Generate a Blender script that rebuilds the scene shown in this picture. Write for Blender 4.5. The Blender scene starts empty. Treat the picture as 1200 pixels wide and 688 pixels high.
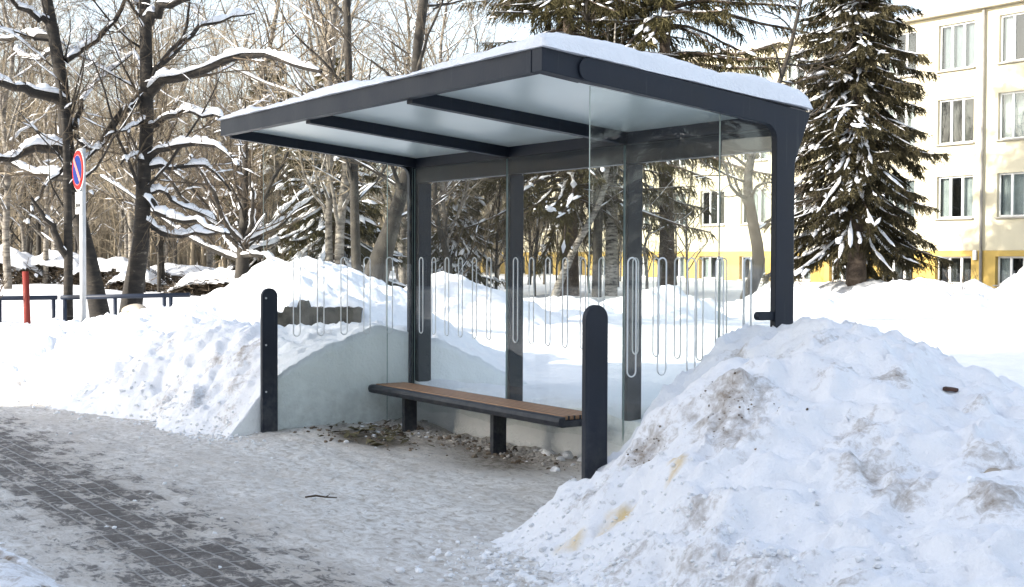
import bpy, bmesh, math, random
import numpy as np
from mathutils import Vector, Matrix

scene = bpy.context.scene
COL = scene.collection
R = math.radians

# ------------------------------------------------------------------ noise
_pr = np.random.RandomState(11)
_perm = _pr.permutation(512).astype(np.int64)
_perm = np.concatenate([_perm, _perm, _perm])
_grad = _pr.rand(512) * 2 * math.pi
_gx, _gy = np.cos(_grad), np.sin(_grad)

def pnoise(x, y):
    x = np.asarray(x, float); y = np.asarray(y, float)
    xi = np.floor(x).astype(np.int64); yi = np.floor(y).astype(np.int64)
    xf = x - xi; yf = y - yi
    u = xf**3 * (xf * (xf * 6 - 15) + 10); v = yf**3 * (yf * (yf * 6 - 15) + 10)
    def g(a, b, fx, fy):
        h = _perm[(_perm[a % 512] + b) % 512]
        return _gx[h] * fx + _gy[h] * fy
    n00 = g(xi, yi, xf, yf); n10 = g(xi + 1, yi, xf - 1, yf)
    n01 = g(xi, yi + 1, xf, yf - 1); n11 = g(xi + 1, yi + 1, xf - 1, yf - 1)
    return 1.5 * ((n00 * (1 - u) + n10 * u) * (1 - v) + (n01 * (1 - u) + n11 * u) * v)

def fbm(x, y, octv=4, gain=.5):
    s = 0; a = 1; f = 1; t = 0
    for i in range(octv):
        s = s + a * pnoise(x * f + 17.3 * i, y * f - 9.1 * i); t += a; a *= gain; f *= 2.03
    return s / t

def sstep(a, b, x):
    t = np.clip((np.asarray(x, float) - a) / (b - a), 0, 1)
    return t * t * (3 - 2 * t)

# ------------------------------------------------------------------ mesh helpers
def mesh_from(name, V, quads=None, tris=None, mats=(), smooth=False, qmat=None, tmat=None, attrs=None):
    V = np.asarray(V, np.float32).reshape(-1, 3)
    q = np.zeros((0, 4), np.int32) if quads is None or len(quads) == 0 else np.asarray(quads, np.int32)
    t = np.zeros((0, 3), np.int32) if tris is None or len(tris) == 0 else np.asarray(tris, np.int32)
    me = bpy.data.meshes.new(name)
    me.vertices.add(len(V)); me.vertices.foreach_set('co', V.ravel())
    nl = q.size + t.size
    me.loops.add(nl); me.loops.foreach_set('vertex_index', np.concatenate([q.ravel(), t.ravel()]).astype(np.int32))
    me.polygons.add(len(q) + len(t))
    st = np.concatenate([np.arange(len(q)) * 4, q.size + np.arange(len(t)) * 3]).astype(np.int32)
    me.polygons.foreach_set('loop_start', st)
    me.polygons.foreach_set('use_smooth', np.full(len(q) + len(t), smooth, bool))
    if qmat is not None or tmat is not None:
        mi = np.concatenate([np.zeros(len(q), np.int32) if qmat is None else np.asarray(qmat, np.int32),
                             np.zeros(len(t), np.int32) if tmat is None else np.asarray(tmat, np.int32)])
        me.polygons.foreach_set('material_index', mi)
    for m in mats: me.materials.append(m)
    if attrs:
        for k, a in attrs.items():
            at = me.attributes.new(k, 'FLOAT', 'POINT'); at.data.foreach_set('value', np.asarray(a, np.float32))
    me.update(calc_edges=True); me.validate()
    return me

def link(name, me, parent=None, loc=None):
    o = bpy.data.objects.new(name, me); COL.objects.link(o)
    if parent is not None: o.parent = parent
    if loc is not None: o.location = loc
    return o

def tag(o, label=None, cat=None, group=None, kind=None):
    if label: o['label'] = label
    if cat: o['category'] = cat
    if group: o['group'] = group
    if kind: o['kind'] = kind
    return o

def empty(name, loc=(0, 0, 0), rz=0, label=None, cat=None, group=None):
    o = bpy.data.objects.new(name, None); COL.objects.link(o)
    o.location = loc; o.rotation_euler = (0, 0, rz); o.empty_display_size = .2
    return tag(o, label, cat, group)

def copy_tree(o, parent=None):
    c = o.copy(); COL.objects.link(c)
    if parent is not None: c.parent = parent
    for ch in list(o.children): copy_tree(ch, c)
    return c

class MB:
    """collects boxes, prisms and tubes into ONE mesh"""
    def __init__(s): s.bm = bmesh.new()
    def box(s, x0, x1, y0, y1, z0, z1, bev=0, mat=0, M=None):
        r = bmesh.ops.create_cube(s.bm, size=1)['verts']
        T = Matrix.Translation(((x0+x1)/2, (y0+y1)/2, (z0+z1)/2)) @ Matrix.Diagonal((x1-x0, y1-y0, z1-z0, 1))
        if M is not None: T = M @ T
        bmesh.ops.transform(s.bm, matrix=T, verts=r)
        fs = {f for v in r for f in v.link_faces}
        for f in fs: f.material_index = mat
        if bev:
            es = list({e for v in r for e in v.link_edges})
            bmesh.ops.bevel(s.bm, geom=es, offset=bev, segments=2, profile=.5, affect='EDGES')
        return s
    def prism(s, pts, axis, a, b, bev=0, mat=0):
        """outline pts (two coords) extruded along axis from a to b"""
        def mk(p, c):
            return {0: (c, p[0], p[1]), 1: (p[0], c, p[1]), 2: (p[0], p[1], c)}[axis]
        A = [s.bm.verts.new(mk(p, a)) for p in pts]; B = [s.bm.verts.new(mk(p, b)) for p in pts]
        n = len(pts); fs = [s.bm.faces.new(A), s.bm.faces.new(B[::-1])]
        for i in range(n):
            fs.append(s.bm.faces.new((A[i], B[i], B[(i+1) % n], A[(i+1) % n])))
        for f in fs: f.material_index = mat
        bmesh.ops.recalc_face_normals(s.bm, faces=fs)
        if bev:
            es = [e for e in fs[0].edges] + [e for e in fs[1].edges]
            bmesh.ops.bevel(s.bm, geom=es, offset=bev, segments=2, profile=.5, affect='EDGES')
        return s
    def tube(s, pts, r, n=10, closed=False, mat=0, cap=True):
        P = [Vector(p) for p in pts]; N = len(P)
        rr = r if isinstance(r, (list, tuple)) else [r] * N
        rings = []; ref = None
        for i in range(N):
            if closed: t = P[(i+1) % N] - P[i-1]
            else: t = P[min(i+1, N-1)] - P[max(i-1, 0)]
            t.normalize()
            if ref is None:
                ref = Vector((0, 0, 1)) if abs(t.z) < .9 else Vector((1, 0, 0))
            u = (ref - t * ref.dot(t)).normalized(); ref = u; w = t.cross(u)
            rings.append([s.bm.verts.new(P[i] + (u * math.cos(k*2*math.pi/n) + w * math.sin(k*2*math.pi/n)) * rr[i]) for k in range(n)])
        m = N if closed else N - 1
        for i in range(m):
            a, b = rings[i], rings[(i+1) % N]
            for k in range(n):
                f = s.bm.faces.new((a[k], a[(k+1) % n], b[(k+1) % n], b[k])); f.smooth = True; f.material_index = mat
        if not closed and cap:
            s.bm.faces.new(rings[0][::-1]).material_index = mat; s.bm.faces.new(rings[-1]).material_index = mat
        return s
    def build(s, name, mats, parent=None, loc=None):
        me = bpy.data.meshes.new(name); s.bm.normal_update(); s.bm.to_mesh(me); s.bm.free()
        for m in (mats if isinstance(mats, (list, tuple)) else [mats]): me.materials.append(m)
        return link(name, me, parent, loc)

# ------------------------------------------------------------------ materials
def new_mat(name):
    m = bpy.data.materials.new(name); m.use_nodes = True
    nt = m.node_tree; b = nt.nodes['Principled BSDF']
    return m, nt, b
def nd(nt, t, **kw):
    n = nt.nodes.new(t)
    for k, v in kw.items(): setattr(n, k, v)
    return n
def ramp(nt, src, stops):
    r = nd(nt, 'ShaderNodeValToRGB'); cr = r.color_ramp
    while len(cr.elements) < len(stops): cr.elements.new(.5)
    for e, (p, c) in zip(cr.elements, stops):
        e.position = p; e.color = (c if len(c) == 4 else (*c, 1)) if isinstance(c, tuple) else (c, c, c, 1)
    nt.links.new(src, r.inputs[0]); return r.outputs[0]
def noise(nt, vec, scale, detail=4, rough=.55, dist=0):
    n = nd(nt, 'ShaderNodeTexNoise'); n.inputs['Scale'].default_value = scale
    n.inputs['Detail'].default_value = detail; n.inputs['Roughness'].default_value = rough
    n.inputs['Distortion'].default_value = dist
    if vec is not None: nt.links.new(vec, n.inputs['Vector'])
    return n.outputs['Fac']
def objvec(nt, scale=(1, 1, 1)):
    tc = nd(nt, 'ShaderNodeTexCoord'); mp = nd(nt, 'ShaderNodeMapping'); mp.inputs['Scale'].default_value = scale
    nt.links.new(tc.outputs['Object'], mp.inputs[0]); return mp.outputs[0]
def mixc(nt, fac, a, b, mode='MIX'):
    m = nd(nt, 'ShaderNodeMix'); m.data_type = 'RGBA'; m.blend_type = mode
    for s, i in ((fac, 0), (a, 6), (b, 7)):
        if hasattr(s, 'is_linked') or hasattr(s, 'links'): nt.links.new(s, m.inputs[i])
        else: m.inputs[i].default_value = s if i == 0 else (*s, 1)
    return m.outputs[2]
def math_(nt, op, a, b=None, c=None, clamp=False):
    m = nd(nt, 'ShaderNodeMath', operation=op, use_clamp=clamp)
    for i, s in enumerate((a, b, c)):
        if s is None: continue
        if hasattr(s, 'links'): nt.links.new(s, m.inputs[i])
        else: m.inputs[i].default_value = s
    return m.outputs[0]
def bump(nt, b, h, strength, dist):
    n = nd(nt, 'ShaderNodeBump'); n.inputs['Strength'].default_value = strength; n.inputs['Distance'].default_value = dist
    nt.links.new(h, n.inputs['Height']); nt.links.new(n.outputs[0], b.inputs['Normal'])

def simple(name, col, rough=.5, metal=0, var=.0, vscale=8, spec=.5, bmp=0):
    m, nt, b = new_mat(name)
    b.inputs['Roughness'].default_value = rough; b.inputs['Metallic'].default_value = metal
    b.inputs['Specular IOR Level'].default_value = spec
    v = objvec(nt); n = noise(nt, v, vscale, 5)
    dk = tuple(c * (1 - var) for c in col); lt = tuple(min(1, c * (1 + var)) for c in col)
    nt.links.new(ramp(nt, n, [(.3, dk), (.7, lt)]), b.inputs['Base Color'])
    if bmp: bump(nt, b, n, bmp, .02)
    return m

def snow_mat(name, attr=False, base=(.86, .875, .90), bscale=1.0, dirtcol=(.16, .13, .10)):
    m, nt, b = new_mat(name)
    b.inputs['Roughness'].default_value = .65; b.inputs['Specular IOR Level'].default_value = .25
    v = objvec(nt)
    n1 = noise(nt, v, 5 * bscale, 6, .6); n2 = noise(nt, v, 38 * bscale, 4, .65)
    col = mixc(nt, ramp(nt, n1, [(.35, 0.0), (.75, 1.0)]), base, tuple(c * .95 for c in base))
    if attr:
        a = nd(nt, 'ShaderNodeAttribute', attribute_name='dirt'); n3 = noise(nt, v, 14, 8, .72, .4)
        f = math_(nt, 'ADD', a.outputs['Fac'], math_(nt, 'MULTIPLY', math_(nt, 'SUBTRACT', n3, .5), 1.9))
        f = ramp(nt, math_(nt, 'MULTIPLY', f, math_(nt, 'GREATER_THAN', a.outputs['Fac'], .02)), [(.30, 0.0), (.52, .38), (.95, 1.0)])
        dc = mixc(nt, noise(nt, v, 30, 4), dirtcol, tuple(c * 2.3 for c in dirtcol))
        col = mixc(nt, f, col, dc)
        y = nd(nt, 'ShaderNodeAttribute', attribute_name='stain')
        col = mixc(nt, ramp(nt, math_(nt, 'MULTIPLY', y.outputs['Fac'], math_(nt, 'ADD', n3, .3)), [(.15, 0.0), (.8, .8)]), col, (.62, .43, .12))
        ic = nd(nt, 'ShaderNodeAttribute', attribute_name='ice')
        col = mixc(nt, ic.outputs['Fac'], col, (.93, .945, .92))  # snow packed against panes: colour lightened in place of light coming through it
    nt.links.new(col, b.inputs['Base Color'])
    h = math_(nt, 'ADD', math_(nt, 'MULTIPLY', n1, 1.0), math_(nt, 'MULTIPLY', n2, .35))
    bump(nt, b, h, .55, .05 / bscale)
    return m

SNOW = snow_mat('fresh_snow')
SNOWD = snow_mat('ploughed_snow', attr=True)
def plain_snow():
    m, nt, b = new_mat('branch_snow')
    b.inputs['Roughness'].default_value = .7; b.inputs['Specular IOR Level'].default_value = .2
    n = noise(nt, objvec(nt), 9, 3); nt.links.new(ramp(nt, n, [(.3, (.80, .82, .85)), (.7, (.88, .89, .91))]), b.inputs['Base Color'])
    return m
BSNOW = plain_snow()

def grime(nt, v, top):
    sx = nd(nt, 'ShaderNodeSeparateXYZ'); nt.links.new(v, sx.inputs[0])
    mr = nd(nt, 'ShaderNodeMapRange'); mr.inputs['From Min'].default_value = top; mr.inputs['From Max'].default_value = 0; nt.links.new(sx.outputs[2], mr.inputs['Value'])
    n = noise(nt, v, 9, 7, .7)
    return math_(nt, 'MULTIPLY', mr.outputs[0], ramp(nt, n, [(.38, 0.0), (.72, 1.0)]))

def metal_mat(name, col, rough=.42):
    m, nt, b = new_mat(name); v = objvec(nt)
    n = noise(nt, v, 2.2, 6, .6); n2 = noise(nt, v, 60, 2)
    cc = ramp(nt, n, [(.3, tuple(c * .75 for c in col)), (.75, tuple(c * 1.3 for c in col))])
    if name == 'anthracite_paint':
        cc = mixc(nt, math_(nt, 'MULTIPLY', grime(nt, v, .75), .55), cc, (.17, .165, .155))
        dr = noise(nt, objvec(nt, (14, 14, .8)), 2.0, 5, .6); cc = mixc(nt, ramp(nt, dr, [(.60, 0.0), (.78, .22)]), cc, (.09, .092, .095))
    nt.links.new(cc, b.inputs['Base Color'])
    nt.links.new(ramp(nt, n, [(.3, rough - .08), (.7, rough + .12)]), b.inputs['Roughness'])
    b.inputs['Specular IOR Level'].default_value = .32
    bump(nt, b, n2, .06, .01); return m
DARK = metal_mat('anthracite_paint', (.011, .0155, .025), .5)
GREYM = metal_mat('galvanised_steel', (.42, .43, .44), .45)
BLUEM = metal_mat('blue_black_paint', (.018, .026, .045), .5)
REDM = metal_mat('red_paint', (.16, .018, .012), .6)

def glass_mat(name, tint=(.975, .988, .982), ior=1.5, dirt=.0):
    m = bpy.data.materials.new(name); m.use_nodes = True; nt = m.node_tree
    for n in list(nt.nodes): nt.nodes.remove(n)
    out = nd(nt, 'ShaderNodeOutputMaterial'); tr = nd(nt, 'ShaderNodeBsdfTransparent'); gl = nd(nt, 'ShaderNodeBsdfGlossy')
    tr.inputs[0].default_value = (*tint, 1); gl.inputs['Roughness'].default_value = .01
    ge = nd(nt, 'ShaderNodeNewGeometry'); dt = nd(nt, 'ShaderNodeVectorMath', operation='DOT_PRODUCT')
    nt.links.new(ge.outputs['Normal'], dt.inputs[0]); nt.links.new(ge.outputs['Incoming'], dt.inputs[1])
    f0 = ((ior - 1) / (ior + 1))**2
    fr = math_(nt, 'ADD', math_(nt, 'MULTIPLY', math_(nt, 'POWER', math_(nt, 'SUBTRACT', 1.0, math_(nt, 'ABSOLUTE', dt.outputs['Value']), clamp=True), 5.0), 1 - f0), f0)
    mx = nd(nt, 'ShaderNodeMixShader'); nt.links.new(fr, mx.inputs[0]); nt.links.new(tr.outputs[0], mx.inputs[1]); nt.links.new(gl.outputs[0], mx.inputs[2])
    last = mx.outputs[0]
    if dirt:
        df = nd(nt, 'ShaderNodeBsdfDiffuse'); df.inputs[0].default_value = (.55, .56, .54, 1)
        m2 = nd(nt, 'ShaderNodeMixShader'); v = objvec(nt)
        nt.links.new(math_(nt, 'ADD', ramp(nt, noise(nt, v, 3.5, 7, .65), [(.4, dirt * .25), (.8, dirt)]), math_(nt, 'MULTIPLY', grime(nt, v, .6), .16)), m2.inputs[0])
        nt.links.new(last, m2.inputs[1]); nt.links.new(df.outputs[0], m2.inputs[2]); last = m2.outputs[0]
    nt.links.new(last, out.inputs[0]); return m
GLASS = glass_mat('clear_glass', ior=1.36, dirt=.022)
GEDGE = simple('glass_edge', (.33, .42, .40), .2, var=.1)
ETCH = simple('etched_line', (.72, .74, .74), .5, var=.05)
CEIL = simple('milky_glass', (.62, .70, .685), .3, var=.05, vscale=1.2, spec=.6)

def wood_mat():
    m, nt, b = new_mat('bench_wood'); v = objvec(nt, (1.2, 22, 22)); n = noise(nt, v, 3, 8, .65, .5)
    nt.links.new(ramp(nt, n, [(.25, (.20, .095, .042)), (.6, (.37, .205, .105)), (.85, (.48, .30, .17))]), b.inputs['Base Color'])
    b.inputs['Roughness'].default_value = .5; bump(nt, b, n, .3, .004); return m
WOOD = wood_mat()

def bark_mat(name, a, b_, c, stretch=9, lo=.40, hi=.62):
    m, nt, b = new_mat(name); v = objvec(nt, (2.2, 2.2, stretch)); n = noise(nt, v, 1.6, 8, .7, .3)
    n2 = noise(nt, objvec(nt), 1.1, 3)
    col = ramp(nt, n, [(lo, a), ((lo + hi) / 2, b_), (hi, c)])
    nt.links.new(mixc(nt, ramp(nt, n2, [(.4, 0.0), (.75, .6)]), col, a), b.inputs['Base Color'])
    b.inputs['Roughness'].default_value = .85; bump(nt, b, n, .8, .03); return m
BARK_DARK = bark_mat('old_birch_bark', (.012, .010, .008), (.034, .027, .02), (.30, .27, .23), 8, .45, .76)
BARK_BIRCH = bark_mat('white_birch_bark', (.035, .03, .026), (.30, .275, .235), (.48, .45, .39), 10, .40, .58)
BARK_GREY = bark_mat('grey_bark', (.013, .0105, .008), (.034, .029, .022), (.10, .088, .07), 2.2, .38, .70)
BARK_PALE = bark_mat('pale_grey_bark', (.04, .035, .03), (.17, .15, .125), (.30, .275, .235), 8, .36, .6)
BARK_SPR = bark_mat('spruce_bark', (.035, .025, .018), (.085, .062, .045), (.15, .115, .085), 3)
TWIG = simple('twig_bark', (.085, .064, .042), .9, var=.35, vscale=2)
TWIGL = simple('pale_twig_bark', (.26, .215, .15), .9, var=.35, vscale=1.3)
NEEDLE = simple('spruce_needles', (.062, .053, .027), .75, var=.55, vscale=1.4, spec=.2)
NEEDLE2 = simple('olive_spruce_needles', (.075, .065, .028), .75, var=.5, vscale=1.4, spec=.2)
DIRT = simple('brown_dirt', (.16, .125, .09), .95, var=.6, vscale=18)

# ------------------------------------------------------------------ vectorised tubes, snow caps
def tubes(P, r, n):
    P = np.asarray(P, float); r = np.asarray(r, float); B, K, _ = P.shape
    T = np.gradient(P, axis=1); T /= np.linalg.norm(T, axis=2, keepdims=True) + 1e-9
    mt = T.mean(1, keepdims=True)
    ref = np.where(np.abs(mt[..., 2:3]) > .8, np.array([1., 0, 0]), np.array([0, 0, 1.]))
    U = np.cross(T, np.broadcast_to(ref, T.shape)); U /= np.linalg.norm(U, axis=2, keepdims=True) + 1e-9
    W = np.cross(T, U)
    a = np.arange(n) * 2 * math.pi / n
    V = P[:, :, None, :] + r[:, :, None, None] * (U[:, :, None, :] * np.cos(a)[None, None, :, None] + W[:, :, None, :] * np.sin(a)[None, None, :, None])
    idx = np.arange(B * K * n).reshape(B, K, n)
    q = np.stack([idx[:, :-1], np.roll(idx, -1, 2)[:, :-1], np.roll(idx, -1, 2)[:, 1:], idx[:, 1:]], -1).reshape(-1, 4)
    return V.reshape(-1, 3), q

class Acc:
    def __init__(s): s.V = []; s.Q = []; s.T = []; s.n = 0
    def add(s, V, q=None, t=None):
        if len(V) == 0: return
        s.V.append(np.asarray(V).reshape(-1, 3))
        if q is not None and len(q): s.Q.append(np.asarray(q) + s.n)
        if t is not None and len(t): s.T.append(np.asarray(t) + s.n)
        s.n += len(s.V[-1])
    def mesh(s, name, mat, smooth=True):
        if not s.V: return None
        return mesh_from(name, np.concatenate(s.V), np.concatenate(s.Q) if s.Q else None, np.concatenate(s.T) if s.T else None, [mat], smooth)

def resample(P, r, K):
    B, k, _ = P.shape; t = np.linspace(0, k - 1, K); i = np.minimum(t.astype(int), k - 2); f = (t - i)
    # catmull-ish smoothness comes from the source polyline
    return P[:, i] * (1 - f)[None, :, None] + P[:, i + 1] * f[None, :, None], r[:, i] * (1 - f) + r[:, i + 1] * f

def spline(pts, K):
    """Catmull-Rom through pts -> K points"""
    p = np.asarray(pts, float); p = np.vstack([2 * p[0] - p[1], p, 2 * p[-1] - p[-2]])
    n = len(p) - 3; t = np.linspace(0, n - 1e-6, K); i = t.astype(int); f = (t - i)[:, None]
    a, b, c, d = p[i], p[i+1], p[i+2], p[i+3]
    return .5 * (2*b + (c-a)*f + (2*a-5*b+4*c-d)*f**2 + (3*b-a-3*c+d)*f**3)

def snowcaps(P, r, k, rng, K=14, cover=.5, hmax=.16, cont=False):
    """snow lying on top of branches"""
    P, r = resample(P, r, K); B = len(P)
    T = np.gradient(P, axis=1); L = np.linalg.norm(T, axis=2, keepdims=True); T = T / (L + 1e-9)
    hz = np.sqrt(np.clip(1 - T[..., 2]**2, 0, 1))
    ph = rng.rand(B, 1) * 100; s = np.linspace(0, 1, K)[None] * (L.sum(1) * 2.2) + ph
    nz = .5 + .75 * pnoise(s, ph * 1.7) + .35 * pnoise(s * 2.7, ph + 5)
    if cont: nz = .80 + .5 * pnoise(s * .55, ph * 1.7) + .3 * pnoise(s * 1.9, ph + 5) + .22 * pnoise(s * 4.6, ph + 9)
    m = np.clip((nz - (1 - cover)) * (1.6 if cont else 2.4), 0, 1.15) * sstep(.58, .86, hz)
    env = np.minimum(1, np.minimum(np.arange(K), np.arange(K)[::-1]) / 1.6)[None]
    h = np.minimum(k * (.35 * r + .045), hmax) * m * env
    w = (np.maximum(r * 1.12, .012) + .30 * h) * np.clip(h / (.02 + 1e-6), 0, 1)
    S = np.cross(T, np.array([0, 0, 1.])); S /= np.linalg.norm(S, axis=2, keepdims=True) + 1e-9
    up = np.array([0, 0, 1.])
    base = P + up * (r * .45)[..., None]
    sec = [(-1, -.08), (-.92, .45), (-.5, .9), (.1, 1.0), (.62, .82), (.95, .4), (1, -.08)]
    jit = 1 + .055 * rng.randn(B, K, len(sec), 1)
    V = np.stack([base + S * (a * w)[..., None] + up * (b * h)[..., None] for a, b in sec], 2)
    V = base[:, :, None, :] + (V - base[:, :, None, :]) * jit
    n = len(sec); idx = np.arange(B * K * n).reshape(B, K, n); nx = np.roll(idx, -1, 2)
    q = np.stack([idx[:, :-1], nx[:, :-1], nx[:, 1:], idx[:, 1:]], -1)
    keep = ((h[:, :-1] + h[:, 1:]) > .008)
    q = q[keep].reshape(-1, 4)
    return V.reshape(-1, 3), q

def compact(V, q):
    if len(q) == 0: return V[:0], q
    u, inv = np.unique(q, return_inverse=True)
    return V[u], inv.reshape(q.shape)

def grow(P, r, n, rng, t0=.25, t1=1.0, ang=(35, 65), ln=(.5, .8), K=5, tropism=.1, wig=.12, rs=.55, lref=None, rmin=.002, taper=.25, rk=.022):
    """n children on each parent polyline"""
    B, k, _ = P.shape
    bi = np.repeat(np.arange(B), n); N = len(bi)
    t = t0 + (t1 - t0) * (np.tile((np.arange(n) + .5) / n, B) + (rng.rand(N) - .5) / n)
    tt = np.clip(t * (k - 1), 0, k - 1.001); i = tt.astype(int); f = (tt - i)[:, None]
    p0 = P[bi, i] * (1 - f) + P[bi, i + 1] * f
    d = P[bi, i + 1] - P[bi, i]; d /= np.linalg.norm(d, axis=1, keepdims=True) + 1e-9
    r0 = r[bi, i] * (1 - f[:, 0]) + r[bi, i + 1] * f[:, 0]
    plen = np.linalg.norm(np.diff(P, axis=1), axis=2).sum(1)[bi] if lref is None else lref[bi]
    a = np.radians(rng.uniform(*ang, N)); az = rng.rand(N) * 2 * math.pi
    ref = np.where(np.abs(d[:, 2:3]) > .85, np.array([1., 0, 0]), np.array([0, 0, 1.]))
    u = np.cross(d, ref); u /= np.linalg.norm(u, axis=1, keepdims=True); w = np.cross(d, u)
    dd = d * np.cos(a)[:, None] + (u * np.cos(az)[:, None] + w * np.sin(az)[:, None]) * np.sin(a)[:, None]
    L = plen * rng.uniform(*ln, N) * (1.15 - .65 * t)
    Q = np.zeros((N, K, 3)); Q[:, 0] = p0; cur = dd.copy()
    for j in range(1, K):
        cur = cur + rng.randn(N, 3) * wig; cur[:, 2] += tropism
        cur /= np.linalg.norm(cur, axis=1, keepdims=True); Q[:, j] = Q[:, j - 1] + cur * (L / (K - 1))[:, None]
    rr = np.maximum(np.minimum(r0 * rs, L * rk), rmin)[:, None] * np.linspace(1, taper, K)[None]
    return Q, np.maximum(rr, rmin * .7)

def bare_tree(rng, trunk, tr, limbs=None, n1=14, n2=6, n3=5, n4=0, a1=(35, 70), l1=(.22, .42), t0=.25, trop1=.12, snow=1.0, cover=.5,
              nside=9, rmin=.003, wig=.13, drop=0., rk=.018):
    """returns (wood acc, twig acc, snow acc)"""
    wood, twig, snw = Acc(), Acc(), Acc()
    P0 = spline(trunk, 22)[None]; r0 = np.interp(np.linspace(0, 1, 22), np.linspace(0, 1, len(tr)), tr)[None]
    wood.add(*tubes(P0, r0, nside + 3)); 
    if snow: snw.add(*compact(*snowcaps(P0, r0, snow, rng, 30, cover)))
    P1 = []; R1 = []
    if limbs:
        LP = np.stack([spline(l, 10) for l, _ in limbs]); LR = np.array([[rr] for _, rr in limbs]) * np.linspace(1.15, .4, 10)[None]
        LP[:, 1:] += rng.randn(len(limbs), 9, 3) * .022
        wood.add(*tubes(LP, LR, nside)); P1.append(LP); R1.append(LR)
        if snow: snw.add(*compact(*snowcaps(LP, LR, snow * 1.2, rng, 56, .66, .14, True)))
    g = None
    if n1:
        Pa, Ra = grow(P0, r0, n1, rng, t0, 1, a1, l1, 8, trop1, wig, .5, rmin=rmin * 2, rk=rk)
        wood.add(*tubes(Pa, Ra, 6))
        if snow: snw.add(*compact(*snowcaps(Pa, Ra, snow * .9, rng, 20, cover, .12, True)))
        g = (Pa, Ra)
    sets = []
    if limbs: sets.append((P1[0], R1[0], n2 + 3))
    if g is not None: sets.append((g[0], g[1], n2))
    for Pp, Rp, nn in sets:
        Pb, Rb = grow(Pp, Rp, nn, rng, .12, 1, (28, 68), (.28, .6), 6, .06 - drop, wig * 1.3, .6, rmin=rmin, rk=.013)
        twig.add(*tubes(Pb, Rb, 4))
        if snow: snw.add(*compact(*snowcaps(Pb, Rb, snow * .55, rng, 9, cover - .2)))
        if n3:
            Pc, Rc = grow(Pb, Rb, n3, rng, .15, 1, (25, 65), (.35, .7), 5, .05 - drop, wig * 1.5, .65, rmin=rmin * .7)
            twig.add(*tubes(Pc, Rc, 3))
            if n4:
                Pd, Rd = grow(Pc, Rc, n4, rng, .2, 1, (25, 60), (.4, .75), 4, .03 - drop, wig * 1.6, .7, rmin=rmin * .6)
                twig.add(*tubes(Pd, Rd, 3))
    return wood, twig, snw

def tree_thing(name, accs, mats, label, cat='tree', group=None, loc=(0, 0, 0)):
    root = empty(name, loc, 0, label, cat, group)
    for nm, a, m in zip(('trunk', 'crown', 'snow_cover'), accs, mats):
        me = a.mesh(nm, m)
        if me:
            o = link(nm, me, root)
            if nm != 'trunk': o['kind'] = 'stuff'
    return root

def local(pts, base):
    b = np.array(base); return [list(np.array(p) - b) for p in pts]

# ------------------------------------------------------------------ terrain height
CAM = (10.9212, -6.2332, 1.6)
def ground_h(x, y):
    x = np.asarray(x, float); y = np.asarray(y, float)
    d = np.hypot(x - CAM[0], y - CAM[1])
    edge = -2.9 * sstep(-1.5, -5.5, x)                     # where the walked strip ends and deep snow begins
    deep = sstep(edge - .02, edge + np.where(x > -1.5, .02, .8), y)
    h = .30 + .30 * sstep(-5.0, -9.0, x) * (1 - sstep(3, 13, y)) + .0095 * np.clip(d - 22, 0, 45)
    h = h + deep * (.09 * fbm(x * .5, y * .5, 4) + .035 * fbm(x * 2.3, y * 2.3, 3) * (d < 40))
    h = h + .12 * sstep(1.2, .1, y) * (x > -1) * (.6 + fbm(x * 1.7, y * 1.7, 3))
    street = -.03 + .012 * fbm(x * 1.3, y * 1.3, 3)
    far = -.03 + .55 * sstep(-13, -16, y)
    return np.where(y > edge - .02, -.05 * (1 - deep) + h * deep, np.where(y < -12, far, street) - .02)

def grid_mesh(name, xs, ys, hf, mats, attrs=None, smooth=True):
    X, Y = np.meshgrid(xs, ys, indexing='ij'); Z = hf(X, Y)
    nx, ny = X.shape; idx = np.arange(nx * ny).reshape(nx, ny)
    q = np.stack([idx[:-1, :-1], idx[1:, :-1], idx[1:, 1:], idx[:-1, 1:]], -1).reshape(-1, 4)
    V = np.stack([X, Y, Z], -1).reshape(-1, 3)
    at = {k: f(X, Y, Z).ravel() for k, f in attrs.items()} if attrs else None
    return V, q, at

def spread(a, b, fine, lo, hi, gr=1.09):
    c = list(np.arange(a, b + 1e-6, fine)); s = fine; x = c[-1]; up = []
    while x < hi: s = min(s * gr, 8); x += s; up.append(x)
    s = fine; x = a; dn = []
    while x > lo: s = min(s * gr, 8); x -= s; dn.append(x)
    return np.array(dn[::-1] + c + up)

def zero(X, Y, Z): return np.zeros_like(X)

# ground: one sheet to the horizon
xs = spread(-12, 9, .09, -260, 160); ys = spread(-6, 8, .09, -120, 280)
ys = np.unique(np.concatenate([ys, [-.022, .0, .022]]))
def g_dirt(X, Y, Z):
    return np.where(Y < -.1, .42, 0) * (X > -4) + .28 * sstep(-.05, -.6, Y) * 0
V, q, at = grid_mesh('ground', xs, ys, ground_h, None, {'dirt': g_dirt, 'stain': zero, 'ice': lambda X, Y, Z: .55 * (np.abs(Y - .02) < .06)})
go = link('ground', mesh_from('ground', V, q, None, [SNOWD], True, attrs=at)); tag(go, kind='structure')

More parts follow.
